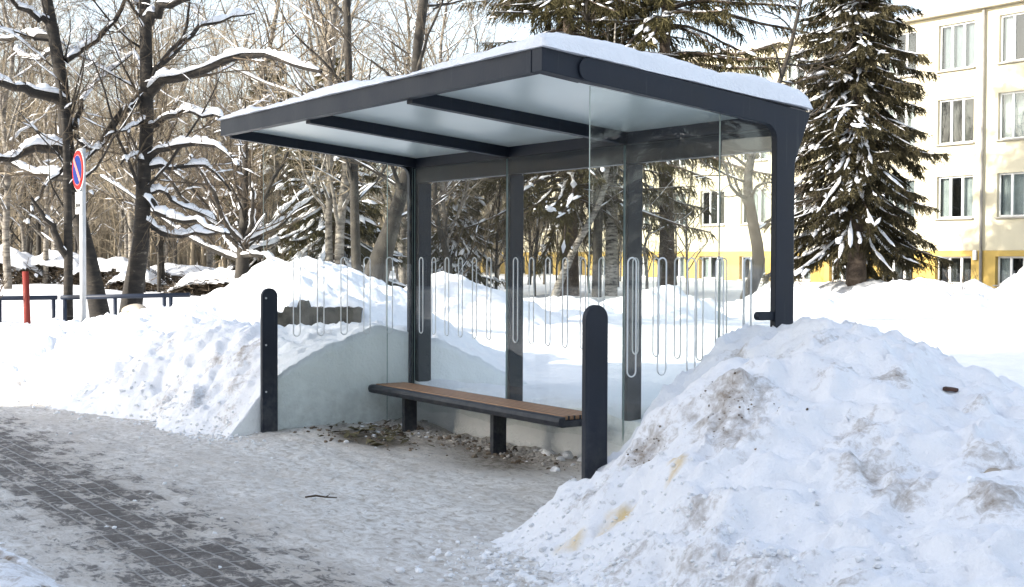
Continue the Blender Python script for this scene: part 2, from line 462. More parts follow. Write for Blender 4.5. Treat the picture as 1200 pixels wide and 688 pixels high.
# pavement: packed ice over concrete pavers
def pav_mat():
    m, nt, b = new_mat('icy_pavers'); v = objvec(nt)
    br = nd(nt, 'ShaderNodeTexBrick'); nt.links.new(v, br.inputs['Vector'])
    br.offset = .5; br.inputs['Scale'].default_value = 1.0
    br.inputs['Brick Width'].default_value = .235; br.inputs['Row Height'].default_value = .118
    br.inputs['Mortar Size'].default_value = .0085; br.inputs['Mortar Smooth'].default_value = .25
    br.inputs['Color1'].default_value = (.06, .053, .048, 1); br.inputs['Color2'].default_value = (.125, .110, .098, 1)
    br.inputs['Mortar'].default_value = (.34, .33, .315, 1)
    n1 = noise(nt, objvec(nt, (.9, 1.8, 1)), 2.6, 9, .68, .3); n2 = noise(nt, objvec(nt, (5, 8, 1)), 2.2, 9, .72, .6); n3 = noise(nt, v, 1.1, 5, .6)
    at = nd(nt, 'ShaderNodeAttribute', attribute_name='bare')
    ice = mixc(nt, ramp(nt, n2, [(.36, 0.0), (.62, 1.0)]), (.36, .32, .275), (.80, .77, .72))
    ice = mixc(nt, ramp(nt, n3, [(.42, 0.0), (.62, .85)]), ice, (.50, .455, .40))
    n5 = noise(nt, objvec(nt, (.35, 2.6, 1)), 1.5, 7, .62, .5)
    ice = mixc(nt, ramp(nt, n5, [(.50, 0.0), (.68, .55)]), ice, (.30, .265, .23))
    cl = nd(nt, 'ShaderNodeAttribute', attribute_name='clean')
    ice = mixc(nt, math_(nt, 'MULTIPLY', cl.outputs['Fac'], ramp(nt, n2, [(.38, .05), (.62, .9)])), ice, (.80, .80, .79))
    bk = nd(nt, 'ShaderNodeTexBrick'); nt.links.new(v, bk.inputs['Vector']); bk.offset = .5; bk.inputs['Scale'].default_value = 1.0
    bk.inputs['Brick Width'].default_value = .235; bk.inputs['Row Height'].default_value = .118; bk.inputs['Mortar Size'].default_value = 0
    bk.inputs['Color1'].default_value = (0, 0, 0, 1); bk.inputs['Color2'].default_value = (1, 1, 1, 1)
    f = math_(nt, 'ADD', math_(nt, 'ADD', at.outputs['Fac'], math_(nt, 'MULTIPLY', math_(nt, 'SUBTRACT', bk.outputs['Color'], .5), .42)), math_(nt, 'ADD', math_(nt, 'MULTIPLY', math_(nt, 'SUBTRACT', n1, .5), 1.5), math_(nt, 'MULTIPLY', math_(nt, 'SUBTRACT', n2, .51), 2.5)))
    f = ramp(nt, f, [(.44, 0.0), (.62, .75), (.85, 1.0)])
    br2 = mixc(nt, ramp(nt, n2, [(.48, 0.0), (.75, .55)]), br.outputs['Color'], (.27, .26, .25))
    col = mixc(nt, f, ice, br2)
    ds = nd(nt, 'ShaderNodeAttribute', attribute_name='dirt')
    df = ramp(nt, math_(nt, 'ADD', ds.outputs['Fac'], math_(nt, 'MULTIPLY', math_(nt, 'SUBTRACT', n2, .5), 1.3)), [(.42, 0.0), (.8, .9)])
    col = mixc(nt, df, col, (.11, .088, .058))
    nt.links.new(col, b.inputs['Base Color'])
    nt.links.new(ramp(nt, f, [(0, .5), (1, .65)]), b.inputs['Roughness'])
    b.inputs['Specular IOR Level'].default_value = .18
    h = math_(nt, 'ADD', math_(nt, 'MULTIPLY', n2, 1.0), math_(nt, 'MULTIPLY', math_(nt, 'MULTIPLY', br.outputs['Fac'], f), .35))
    bump(nt, b, h, .8, .022); return m
def pav_h(X, Y):
    z = .016 * fbm(X * 1.1, Y * 1.6, 3) + .026 * fbm(X * 3, Y * 5, 5, .65) - .014 * np.maximum(fbm(X * 2.2 + 5, Y * 3.4, 3), .12) + .005 * fbm(X * 12, Y * 15, 3)
    z = z * (1 - .6 * pav_bare(X, Y, 0)) + .045 * sstep(-.55, -.05, Y) * (.5 + .9 * fbm(X * 3, Y * 3, 4)) * (X > -.3)
    z = z + .05 * sstep(1.2, -.2, X) * sstep(-2.2, -1.2, Y)
    return z + .002
def pav_bare(X, Y, Z):
    a = np.exp(-((Y + 3.72 + .02 * X) / .62)**2) * sstep(7.5, 5.2, X) * sstep(-9, -2, X)
    return np.clip(a * .80 + .10 * fbm(X * .8, Y * 1.2, 3) - .0, 0, 1) * (Y < -2.3 + .25 * fbm(X, Y, 2))
def pav_dirt(X, Y, Z):
    d = .75 * np.exp(-((X - .75) / .6)**2 - ((Y + .9) / .32)**2) + .62 * np.exp(-((X - 1.9) / 1.3)**2 - ((Y + .35) / .3)**2) + .3 * np.exp(-((X - 2.2) / 2.)**2 - ((Y + 1.0) / .5)**2) + .3 * np.exp(-((X - 2.6) / .8)**2 - ((Y + .75) / .3)**2)
    return d + .07
def pav_clean(X, Y, Z):
    return np.clip(.75 * np.exp(-((X - 3.6) / 1.6)**2 - ((Y + 2.2) / .8)**2) + sstep(-4.25, -4.7, Y) * .8 + .7 * np.exp(-((X - 5.5) / .9)**2 - ((Y + 2.8) / .7)**2) + .5 * np.exp(-((X - 1.0) / 1.2)**2 - ((Y + 1.9) / .4)**2) + .35, 0, 1) * (1 - pav_bare(X, Y, Z) * .7)
V, q, at = grid_mesh('pavement', np.concatenate([np.arange(-16, -5, .25), np.arange(-5, 8.5, .035)]), np.arange(-5.6, -.021, .035), pav_h, None, {'bare': pav_bare, 'dirt': pav_dirt, 'clean': pav_clean})
po = link('pavement', mesh_from('pavement', V, q, None, [pav_mat()], True, attrs=at)); tag(po, kind='structure')

# ------------------------------------------------------------------ snow heaps from control points
def tps(points, reg=.02):
    p = np.array(points, float); n = len(p)
    def U(d2): return np.where(d2 > 1e-9, .5 * d2 * np.log(d2 + 1e-12), 0)
    D = ((p[:, None, :2] - p[None, :, :2])**2).sum(-1)
    A = np.zeros((n + 3, n + 3)); A[:n, :n] = U(D) + reg * np.eye(n); A[:n, n] = 1; A[:n, n+1:] = p[:, :2]; A[n, :n] = 1; A[n+1:, :n] = p[:, :2].T
    c = np.linalg.solve(A, np.concatenate([p[:, 2], np.zeros(3)]))
    def f(X, Y):
        Z = np.full(X.shape, c[n])
        for i in range(n): Z = Z + c[i] * U((X - p[i, 0])**2 + (Y - p[i, 1])**2)
        return Z + c[n+1] * X + c[n+2] * Y
    return f
def clods(X, Y, cell, seed, dens=.5):
    """small half-buried lumps"""
    X, Y = X + cell * .45 * fbm(X / cell * .9 + 3, Y / cell * .9, 3, .6), Y + cell * .45 * fbm(X / cell * .9 - 7, Y / cell * .9 + 5, 3, .6)
    xi = np.floor(X / cell).astype(np.int64); yi = np.floor(Y / cell).astype(np.int64); Z = np.zeros_like(X)
    for dx in (-1, 0, 1):
        for dy in (-1, 0, 1):
            a = xi + dx; b = yi + dy; h = _perm[(_perm[(a + seed) % 512] + b) % 512]; h2 = _perm[(h + 77) % 512]; h3 = _perm[(h2 + 31) % 512]
            px = (a + .2 + .6 * h / 512) * cell; py = (b + .2 + .6 * h2 / 512) * cell; rr = cell * (.18 + .36 * h3 / 512)
            d = 1 - ((X - px)**2 + (Y - py)**2) / rr**2
            Z = np.maximum(Z, np.where((h3 / 512 < dens), np.sqrt(np.clip(d, 0, 1)) * rr * .8, 0))
    return Z

def heap(name, pts, xr, yr, step, rough, dirtf, label, cat='snow pile', group=None, floor=-.12, stainf=None, icef=None, kind=None, clip=None, wall=None, reg=.02):
    f = tps(pts, reg)
    xs = np.arange(xr[0], xr[1] + 1e-6, step); ys = np.arange(yr[0], yr[1] + 1e-6, step)
    def h(X, Y):
        Z = f(X, Y); body = sstep(-.02, .25, Z)
        if wall is not None: body = body * (.12 + .88 * sstep(.02, .55, np.abs((X if wall[0] == 0 else Y) - (xr[1] if wall[0] == 0 else yr[1]))))
        wx = X + .25 * fbm(X * 1.3 + 9, Y * 1.3, 3); wy = Y + .25 * fbm(X * 1.3, Y * 1.3 + 4, 3)
        ter = fbm(wx * 1.5, wy * 1.5, 3); shelf = np.abs(fbm(wx * 2.1 + 4, wy * 2.1, 4, .55))
        Z = Z + body * (rough * .9 * ter + rough * .55 * fbm(X * 4.2, Y * 4.2, 4, .6) + rough * .9 * (.28 - np.minimum(shelf, .28) * 1.9) + rough * .7 * np.maximum(fbm(wx * 2.7, wy * 2.7 + 8, 3), 0)**.7)
        Z = Z + rough * 2.6 * .4 * clods(wx, wy, .42, 5, .42) * body + rough * 1.6 * .4 * clods(wx + 3, wy, .23, 15, .4) * body
        Z = Z + rough * .22 * fbm(X * 11, Y * 11, 4, .6) + rough * .16 * np.abs(fbm(X * 21, Y * 21, 3, .6)) * (1 + 1.2 * np.clip(fbm(X * .9 + 2, Y * .9, 2) * 2, -.6, 1))
        dm = np.clip(dirtf(X, Y, Z), 0, 1) if dirtf else 0
        Z = Z + (.25 + dm) * .55 * clods(X, Y, .17, 3, .35) * (Z > -.02) * np.clip(rough / .1, 0, 1) + (.15 + 1.1 * dm) * clods(X, Y, .075, 9, .45) * (Z > -.02) * np.clip(rough / .1, 0, 1) * .6
        e = np.minimum(np.minimum(X - xr[0], xr[1] - X), np.minimum(Y - yr[0], yr[1] - Y))
        if wall is None: Z = Z - .5 * sstep(.15, 0, e)
        return np.maximum(Z, floor)
    V, q, at = grid_mesh(name, xs, ys, h, None, {'dirt': (lambda X, Y, Z: np.clip(dirtf(X, Y, Z), 0, 1)) if dirtf else zero, 'stain': stainf or zero, 'ice': icef or zero})
    # drop faces wholly under the floor
    low = (V[:, 2] <= floor + 1e-4)[q].all(1)
    if clip is not None:
        low |= clip(V[q].mean(1))
    q = q[~low]
    if wall is not None:   # straight packed face against a pane: a skirt down to the ground
        axis, val = wall
        idx = np.arange(len(V)).reshape(len(xs), len(ys)); line = (idx[-1] if val > 0 else idx[0]) if axis == 0 else (idx[:, -1] if val > 0 else idx[:, 0])
        W = V[line].copy(); m = 10
        rows = [line]; newV = []; base = len(V)
        for k in range(1, m + 1):
            R_ = W.copy(); R_[:, 2] = W[:, 2] + (floor - W[:, 2]) * k / m; newV.append(R_); rows.append(base + np.arange(len(W)) + (k - 1) * len(W))
        V = np.concatenate([V] + newV)
        for a, b in zip(rows[:-1], rows[1:]):
            qq = np.stack([a[:-1], a[1:], b[1:], b[:-1]], -1)
            if (axis == 0 and val > 0) or (axis == 1 and val < 0): qq = qq[:, ::-1]
            q = np.concatenate([q, qq])
        for k in at:
            tail = np.tile(at[k][line], m)
            at[k] = np.concatenate([at[k], np.full(len(tail), .8) if k == 'ice' else tail * .3])
    u, inv = np.unique(q, return_inverse=True)
    o = link(name, mesh_from(name, V[u], inv.reshape(-1, 4), None, [SNOWD], True, attrs={k: a[u] for k, a in at.items()}))
    return tag(o, label, cat, group, kind)

def spots(lst):
    def f(X, Y, Z):
        d = np.zeros_like(X)
        for x, y, r, s in lst: d = np.maximum(d, s * np.exp(-(((X - x)**2 + (Y - y)**2) / r**2)))
        return d
    return f

PILE = [(5.1,-2.38,-.035),(4.55,-1.78,-.03),(4.72,-1.62,.14),(4.82,-1.60,.30),(4.9,-1.72,.27),(4.85,-1.3,.52),(4.85,-1.0,.80),(4.85,-.6,1.02),(4.85,-.33,1.10),(4.87,0,1.12),(4.9,.5,.95),
 (5.45,-.3,1.20),(5.53,.07,1.13),(5.71,.34,1.0),(6.06,.86,.74),(6.5,1.4,.5),(5,1.6,.38),(6,2.6,.22),(7,3.2,.12),(5,3.0,.15),(5.42,-1.16,.95),(5.2,-1.5,.60),(4.98,-1.70,.32),(5.10,-1.02,.70),(5.0,-1.33,.42),(5.13,-.66,.88),
 (5.84,-1.43,.80),(6.47,-1.75,.56),(5.82,-2.02,.31),(6.39,-2.22,.25),(5.68,-2.2,.07),(6.05,-2.5,.05),(5.67,-2.72,-.05),(7.08,-2.36,.26),(7.2,-1.73,.51),(6.61,-1.0,.78),(6.41,-.05,.90),
 (7.29,-1.25,.62),(7.99,-2.0,.48),(7.76,-2.2,.38),(8.5,-.5,.62),(9.2,-1.5,.40),(8.6,-2.9,.06),(9.4,-2.7,.05),(7.4,-3.1,0.0),(8,1.0,.55),(9.5,.6,.35),(10,-1.2,.12),(9,2.8,.1),(6.5,-2.95,-.04),
 (4.3,-1.9,-.08),(4.5,-2.4,-.10),(5,-3,-.15),(6,-3.4,-.16),(7.5,-3.7,-.16),(9,-3.7,-.16),(10.2,-2.6,-.1),(10.4,.5,-.1),(4.2,-1.5,-.12)]
p_dirt = spots([(5.85,-1.38,.27,.68),(6.05,-1.55,.2,.6),(5.42,-1.64,.18,.72),(5.62,-1.5,.12,.55),(5.18,-1.0,.09,.7),(6.7,-.5,.1,.5),(5.5,-.75,.14,.46),(5.05,-.62,.10,.6),(5.35,-1.95,.16,.5),(6.55,-1.2,.16,.55),(6.85,-1.45,.22,.55),(7.1,-1.55,.16,.7),(7.25,-1.1,.2,.5),(7.6,-1.55,.22,.65),
 (6.35,-.72,.13,.6),(6.1,-.9,.12,.5),(7.9,-1.4,.22,.55),(5.7,-2.45,.22,.42),(6.1,-2.35,.2,.5),(6.6,-2.3,.28,.45),(7.0,-2.45,.3,.5),(7.4,-2.5,.3,.42),(5.75,-.55,.12,.45),(5.9,.0,.1,.45),(6.3,-2.05,.14,.5),(5.2,-2.3,.2,.36),(6.0,-2.75,.5,.36),(7.0,-2.9,.6,.36)])
p_stain = spots([(5.66,-1.97,.065,1.0),(5.63,-2.06,.06,.75),(5.50,-2.16,.055,.85),(5.42,-2.2,.05,.6),(5.90,-1.82,.05,1.0),(5.86,-1.76,.045,1.0),(5.79,-1.74,.035,.9),(5.58,-2.0,.04,.6)])
heap('snow_pile', PILE, (4.15, 10.6), (-3.9, 3.4), .026, .125, p_dirt, 'big ploughed snow heap with dirt patches in front of the shelter', 'snow pile',
     clip=lambda C: (C[:, 0] < 4.815) & (C[:, 1] > -1.56), stainf=p_stain)

BANK = [(-.03,-1.58,.34),(-.03,-1.48,.46),(-.03,-1.36,.54),(-.03,-1.1,.70),(-.03,-.72,.83),(-.03,-.38,.97),(-.03,-.12,.90),(-.03,.3,.8),(-3.9,-2.2,0),(-1.6,-2.02,.0),(-.1,-1.85,0),(-2.6,-1.57,.68),(-2.5,-1.95,.36),(-1.85,-1.38,.80),
 (-1.0,-1.19,.80),(-.76,-1.37,.57),(-.43,-1.62,.32),(-1.46,-1.72,.37),(-3.85,-1.95,.40),(-4.64,-2.5,.17),(-3.75,-2.95,-.01),(-5.86,-2.5,.36),(-7.4,-2.1,.46),(-6.3,-1.37,.70),(-4.74,-.9,.92),
 (-5.0,-3.1,.03),(-6.3,-3.5,.0),(-8.5,-3.6,.08),(-8.5,-2.0,.5),(-8.5,-.5,.55),(-6.5,.3,.6),(-3.3,-.6,.80),(-2.2,-.35,.72),(-1.5,-.5,.74),(-1.1,-.1,.78),(-.5,.8,.6),(-2,1.0,.7),(-4,.8,.8),(-6,1.2,.5),(-1,1.6,.3),(-3,2,.4),(-5,2.0,.35),(-8.5,1.5,.4),(-.1,1.6,.2),
 (-1,-2.4,-.12),(-2.6,-2.6,-.12),(-.05,-2.3,-.12),(-5.2,-3.8,-.14),(-8,-4.2,-.1)]
b_dirt = spots([(-.95,-1.32,.22,.6),(-.6,-1.55,.2,.5),(-1.25,-1.52,.16,.5),(-.3,-1.78,.2,.45),(-2.55,-1.5,.2,.5),(-1.6,-1.9,.25,.45),(-2.6,-1.95,.25,.42),(-.9,-1.85,.3,.4),(-4.6,-2.6,.5,.48),(-5.6,-2.8,.5,.48),(-3.9,-2.3,.3,.42),(-.35,-.75,.12,.4)])
heap('snow_bank', BANK, (-9, -.017), (-4.3, 2.2), .03, .135, b_dirt, 'long ploughed snow bank along the pavement left of the shelter', 'snow bank', wall=(0, 1), floor=-.1)

MOUND = [(-4.2,.85,1.56),(-5.0,.53,1.43),(-5.5,.2,1.1),(-3.3,1.34,1.32),(-3.05,1.67,1.1),(-2.6,.25,1.02),(-2.35,.6,1.0),(-3.05,-.1,1.06),(-3.3,.3,1.36),(-2.85,.75,1.2),(-2.3,.0,.78),(-1.8,.6,.7),(-2.0,1.9,.5),(-6.3,-.2,.6),(-4.4,-.6,.72),(-3.4,-.7,.7),
 (-6.6,1.2,.4),(-5.2,2.6,.5),(-4,3.2,.2),(-2.6,3,.25),(-6.5,3,.1),(-1.4,1.2,.4),(-1,2.5,.1),(-7.2,.3,.2)]
heap('snow_mound', MOUND, (-7.6, -.8), (-1.1, 3.6), .045, .11, spots([(-3.0,1.2,.12,.5),(-2.7,1.1,.1,.5),(-5.3,.1,.2,.35)]), 'tall rounded snow mound behind the left glass wall over a concrete slab', 'snow mound', floor=.1)

# shallow heaps behind the shelter and in the field
def field_heap(x, y, z, rx, ry, rot, label, dirt=None, seed=0):
    rng = np.random.RandomState(seed); c, s = math.cos(rot), math.sin(rot)
    N = 70; a = np.linspace(-1.5, 1.5, N); X, Y = np.meshgrid(a, a, indexing='ij'); d = np.hypot(X, Y)
    wx, wy = X * rx, Y * ry
    gx = x + wx * c - wy * s; gy = y + wx * s + wy * c
    g = ground_h(gx, gy); H = max(z - float(ground_h(x, y)), .1)
    n = fbm(gx * .9 + seed, gy * .9, 4); n2 = fbm(gx * 2.6 + seed, gy * 2.6, 4, .6)
    prof = np.clip(1 - d**1.6 * .75 + .45 * n, 0, 1.3)
    Z = g - .10 + prof * H * 1.1 + .12 * H * n2 * (prof > .05) + .03 * n2
    Z = np.where(d > 1.45, g - .3, Z)
    idx = np.arange(N * N).reshape(N, N); q = np.stack([idx[:-1, :-1], idx[1:, :-1], idx[1:, 1:], idx[:-1, 1:]], -1).reshape(-1, 4)
    dr = np.zeros(N * N) if dirt is None else np.clip(dirt * (.5 + fbm(gx, gy, 3)), 0, 1).ravel()
    V = np.stack([gx - x, gy - y, Z], -1).reshape(-1, 3)
    o = link('snow_heap', mesh_from('snow_heap', V, q, None, [SNOWD], True, attrs={'dirt': dr, 'stain': np.zeros(N * N), 'ice': np.zeros(N * N)}), None, (x, y, 0))
    return tag(o, label, 'snow heap', 'snow heaps in the field')
HEAPS = [(-9.45,6.49,1.22,1.7,1.1,.9,'lumpy snow heap seen through the left back pane',.22),(-10.6,9.3,.86,2.1,1.3,1.0,'low snow heap seen through the middle back pane below the spruce trunk',None),
 (-9.81,11.3,1.02,1.4,1.0,1.0,'rounded snow heap seen between the right end post and the third column',None),(-10.4,16.4,1.0,2.2,1.3,1.0,'low snow heap just right of the shelter column under the big spruce',None),
 (-13.0,22.6,1.12,2.8,1.4,.7,'broad snow heap at the foot of the big spruce trunk',.3),(-9.2,19.4,1.15,2.6,1.3,1.1,'long low snow heap in front of the facade',None),
 (-6.2,20.0,1.38,2.6,1.5,1.0,'highest snow heap before the facade near the right edge',None),(-5.1,14.9,.50,.8,.6,.3,'small snow lump at the edge of the snowy drive',None),(-12.3,13.4,.9,1.6,.9,.9,'flat snow heap beside the crooked tree',None)]
for i, (x, y, z, rx, ry, ro, lb, dd) in enumerate(HEAPS): field_heap(x, y, z, rx, ry, ro, lb, dd, 3 + i * 7)

# crumbly ridge where the pavement meets the street
def ridge():
    xs = np.arange(-2.5, 7.2, .03); ys = np.arange(-5.9, -4.2, .03)
    def h(X, Y):
        c = -4.78 + .06 * fbm(X * .8, X * 0 + 3, 2); b = np.exp(-((Y - c) / .22)**2) * (.10 + .06 * fbm(X * 1.3, Y * 1.3, 3)) + .10 * sstep(-4.8, -5.3, Y)
        gap = np.exp(-((Y - c - .12 + .05 * fbm(X * 3, Y * 3, 2)) / .035)**2) * (fbm(X * 1.6, Y * .3, 2) > .02) * .12
        return b + .5 * clods(X, Y, .11, 21, .6) * (b > .02) + .025 * fbm(X * 7, Y * 7, 4, .6) - .035 - gap
    def dirt(X, Y, Z):
        c = -4.66 + .06 * fbm(X * .8, X * 0 + 3, 2)
        return np.clip(.38 + .25 * fbm(X * 2, Y * 2, 3) + .9 * np.exp(-((Y - c) / .05)**2) * (fbm(X * 1.6, Y * .3, 2) > -.02), 0, 1)
    V, q, at = grid_mesh('snow_ridge', xs, ys, h, None, {'dirt': dirt, 'stain': zero, 'ice': zero})
    o = link('snow_ridge', mesh_from('snow_ridge', V, q, None, [SNOWD], True, attrs=at))
    tag(o, 'crumbly dirty ridge of snow along the pavement edge at lower left', 'snow ridge')
ridge()

# loose chunks (nobody could count them)
def chunks(name, label, cat, places, mat, seed):
    rng = np.random.RandomState(seed); acc = Acc()
    ico = bmesh.new(); bmesh.ops.create_icosphere(ico, subdivisions=2, radius=1); iv = np.array([v.co[:] for v in ico.verts]); it = np.array([[v.index for v in f.verts] for f in ico.faces]); ico.free()
    for (x, y, sx, sy, n, r0, r1, zf) in places:
        for _ in range(n):
            px, py = x + rng.randn() * sx, y + rng.randn() * sy
            r = r0 + (r1 - r0) * rng.rand()**2.5
            if name != 'dirt_clods' and py > -.04 and -.05 < px < 4.9: continue
            d = 1 + .35 * rng.randn(12) @ np.array([np.exp(-((iv - c)**2).sum(1) / .5) for c in rng.randn(12, 3) / 1.2]) if True else 1
            M = iv * (np.clip(d, .5, 1.4) * (1 + .13 * rng.randn(len(iv))))[:, None] * r * np.array([1, .8 + .4 * rng.rand(), .55 + .35 * rng.rand()])
            a = rng.rand() * 6.3; ca, sa = math.cos(a), math.sin(a)
            M = np.stack([M[:, 0] * ca - M[:, 1] * sa, M[:, 0] * sa + M[:, 1] * ca, M[:, 2]], -1)
            acc.add(M + np.array([px, py, zf(px, py) + r * .18]), None, it)
    o = link(name, acc.mesh(name, mat, False)); tag(o, label, cat, None, 'stuff'); return o
def surf(o):
    from mathutils.bvhtree import BVHTree
    me = o.data; t = BVHTree.FromPolygons([v.co[:] for v in me.vertices], [p.vertices[:] for p in me.polygons])
    def f(x, y):
        h = t.ray_cast(Vector((x, y, 5)), Vector((0, 0, -1)))
        return h[0].z if h[0] is not None else -1
    return f
_pf, _bf = surf(bpy.data.objects['snow_pile']), surf(bpy.data.objects['snow_bank'])
pf = lambda x, y: _pf(float(x), float(y)); bf = lambda x, y: _bf(float(x), float(y))
def z_pile(x, y): return max(float(pf(np.array(x), np.array(y))), float(pav_h(np.array(x), np.array(y))))
def z_bank(x, y): return max(float(bf(np.array(x), np.array(y))), float(pav_h(np.array(x), np.array(y))))
def z_pav(x, y): return float(pav_h(np.array(x), np.array(y)))
CHSNOW = simple('grimy_snow', (.79, .80, .81), .75, var=.22, vscale=7, bmp=.5)
chunks('snow_chunks', 'loose lumps of grimy snow scattered at the feet of the heaps', 'snow lumps',
       [(5.3,-2.5,.35,.2,150,.005,.026,z_pile),(6.1,-2.45,.6,.3,700,.003,.018,z_pile),(7.0,-2.4,.55,.33,600,.003,.018,z_pile),(5.3,-2.2,.3,.25,200,.003,.016,z_pile),(-.2,-1.9,.35,.12,220,.004,.02,z_bank),(-1.5,-2.0,.8,.16,300,.004,.02,z_bank),(-3.2,-2.4,.6,.25,110,.005,.022,z_bank),
        (2.35,-.16,.1,.04,4,.03,.06,z_pav),(2.9,-.16,.15,.04,4,.03,.055,z_pav),(.5,-.5,.4,.25,30,.01,.03,z_pav),(3.8,-.4,.4,.15,24,.015,.06,z_pav),(2.5,-2.2,1.6,.8,60,.006,.016,z_pav)], CHSNOW, 5)
ICER = simple('dirty_ice', (.44, .415, .375), .7, var=.4, vscale=14, bmp=.5)
chunks('ice_rubble', 'crumbled dirty ice along the foot of the back panes under the bench', 'ice rubble', [(1.6,-.22,.75,.1,520,.003,.018,z_pav),(2.6,-.2,.5,.09,160,.003,.016,z_pav),(.6,-.35,.35,.14,140,.005,.022,z_pav)], ICER, 15)
chunks('dirt_clods', 'brown clods of earth and old leaves under the bench and on the heap', 'dirt',
       [(.75,-.95,.45,.16,170,.003,.018,z_pav),(.45,-.45,.25,.12,110,.004,.024,z_pav),(1.9,-.3,.55,.12,200,.004,.026,z_pav),(5.87,-1.40,.14,.09,90,.0015,.007,z_pile),(5.42,-1.64,.07,.06,70,.0015,.007,z_pile)], DIRT, 8)

# ------------------------------------------------------------------ bus shelter
def zt(y): return 2.805 - .096 * (y + 1.92)      # roof top plane
shel = empty('bus_shelter', (0, 0, 0), 0, 'dark anthracite bus shelter with glass walls and snow on its roof', 'bus shelter')
def rot_box(mb, x0, x1, y0, y1, za, zb, bev=.004, mat=0):
    """box sheared to the roof slope: za, zb are offsets under the roof plane"""
    pts = [(y0, zt(y0) - za), (y1, zt(y1) - za), (y1, zt(y1) - zb), (y0, zt(y0) - zb)]
    mb.prism(pts, 0, x0, x1, bev, mat)
m = MB(); m.prism([(-1.925, 2.675), (-1.925, 2.812), (-1.86, 2.80), (-1.86, 2.672)], 0, -.055, 4.735, .005); m.build('front_fascia', DARK, shel)
m = MB(); m.prism([(-1.925, 2.675), (-1.925, 2.812), (-1.60, zt(-1.60) - .004), (-1.60, zt(-1.60) - .136)], 0, 4.742, 4.845, .005); m.build('corner_cap', DARK, shel)
def portal(x0, x1, dy):
    out = [(.10, -.06), (.10, 2.23), (.245, 2.575)]
    out += [(-1.60, zt(-1.60) + .004)]
    cy, cz, rr = -1.60, zt(-1.60) - .067, .071
    for k in range(1, 12):
        a = R(90 + k * 15); out.append((cy + rr * math.cos(a), cz + rr * math.sin(a)))
    out += [(-1.60, zt(-1.60) - .138)]
    c0 = (-.065, zt(-.15) - .155)
    for k in range(0, 7):
        a = R(90 - k * 15); out.append((-.165 + .10 * math.cos(a), c0[1] - .10 + .10 * math.sin(a)))
    out += [(-.065, -.06)]
    m = MB(); m.prism([(a + dy if b < 2.3 or True else a, b) for a, b in out], 0, x0, x1, .004); return m
portal(4.812, 4.862, 0).build('portal_frame', DARK, shel)
portal(-.062, -.014, .03).build('portal_frame', DARK, shel)
for x in (1.6, 3.2):
    m = MB(); rot_box(m, x - .04, x + .04, -1.858, .02, .012, .150); m.build('cross_beam', DARK, shel)
m = MB(); rot_box(m, -.012, .045, -1.858, .02, .012, .148); m.build('cross_beam', DARK, shel)
m = MB(); rot_box(m, 4.752, 4.808, -1.598, .02, .012, .134); m.build('cross_beam', DARK, shel)
m = MB(); m.box(.0, 4.806, .022, .11, 2.325, 2.60, .004); m.box(.0, 4.806, .0, .021, 2.47, 2.60, .002); m.build('back_beam', DARK, shel)
m = MB(); rot_box(m, -.05, 4.84, -1.858, .235, .001, .010, 0); m.build('roof_sheet', DARK, shel)
for a, b in ((.046, 1.559), (1.641, 3.159), (3.241, 4.751)):
    m = MB(); rot_box(m, a, b, -1.856, -.001, .050, .062, 0); m.build('ceiling_panel', CEIL, shel)
for x in (.03, 1.6, 3.2, 4.77):
    m = MB(); m.box(x - .032, x + .032, .024, .165, -.06, 2.324, .004); m.build('post', DARK, shel)
LOOPZ = (.888, 1.61)
def loop_pts(c, w, z0, z1, plane, off):
    pts = []; r = w / 2
    for k in range(9): a = math.pi * k / 8; pts.append((c + r * math.cos(a), z1 - r + r * math.sin(a)))
    for k in range(9): a = math.pi + math.pi * k / 8; pts.append((c + r * math.cos(a), z0 + r + r * math.sin(a)))
    return [(off, p, z) if plane == 0 else (p, off, z) for p, z in pts]
def pane(plane, a, b, c0, c1, z0, zfa, zfb, loops, off):
    """thin glass sheet; upper edge may follow the roof"""
    m = MB()
    m.prism([(a, z0), (b, z0), (b, zfb), (a, zfa)], plane, c0, c1, 0, 0)
    for f in m.bm.faces:
        if abs(f.normal[plane]) < .5: f.material_index = 1
    g = m.build('glass_pane', [GLASS, GEDGE], shel)
    if loops:
        m = MB()
        for c in loops: m.tube(loop_pts(c, .066, *LOOPZ, plane, off), .0050, 5, closed=True)
        m.build('loop_pattern', ETCH, g)
    return g
for i in range(3):
    a = .012 + i * 1.6; pane(1, a + .002, a + 1.59, .002, .012, .06, 2.462, 2.462, [i * 1.6 + .161 + .237 * k for k in range(6)], -.006)
ly = [-1.2208 + .2395 * k for k in range(5)]
lz = lambda y: zt(y) - .146
for (x0, x1, off, seam) in ((4.786, 4.796, 4.802, -.50), (-.011, -.003, .004, -.28)):
    pane(0, -1.54, seam - .002, x0, x1, .05, lz(-1.54), lz(seam), [y for y in ly if y < seam], off)
    pane(0, seam + .002, -.004, x0, x1, .05, lz(seam), lz(0), [y for y in ly if y >= seam], off)
def end_post(x0, x1, y0, y1, boltx=None):
    r = (y1 - y0) / 2; c = (y0 + y1) / 2
    pts = [(y0, -.06), (y0, 1.33 - r)] + [(c - r * math.cos(R(15 * k)), 1.33 - r + r * math.sin(R(15 * k))) for k in range(1, 12)] + [(y1, 1.33 - r), (y1, -.06)]
    e = MB().prism(pts, 0, x0, x1, .006).build('end_post', DARK, shel)
    for z in (1.24, .82, .40) if boltx else ():
        b = MB(); b.tube([(boltx, y0 + .035, z), (boltx + .006, y0 + .035, z)], .009, 10); b.build('bolt', GREYM, e)
end_post(4.803, 4.846, -1.60, -1.435)
end_post(.0, .048, -1.575, -1.425, .048)
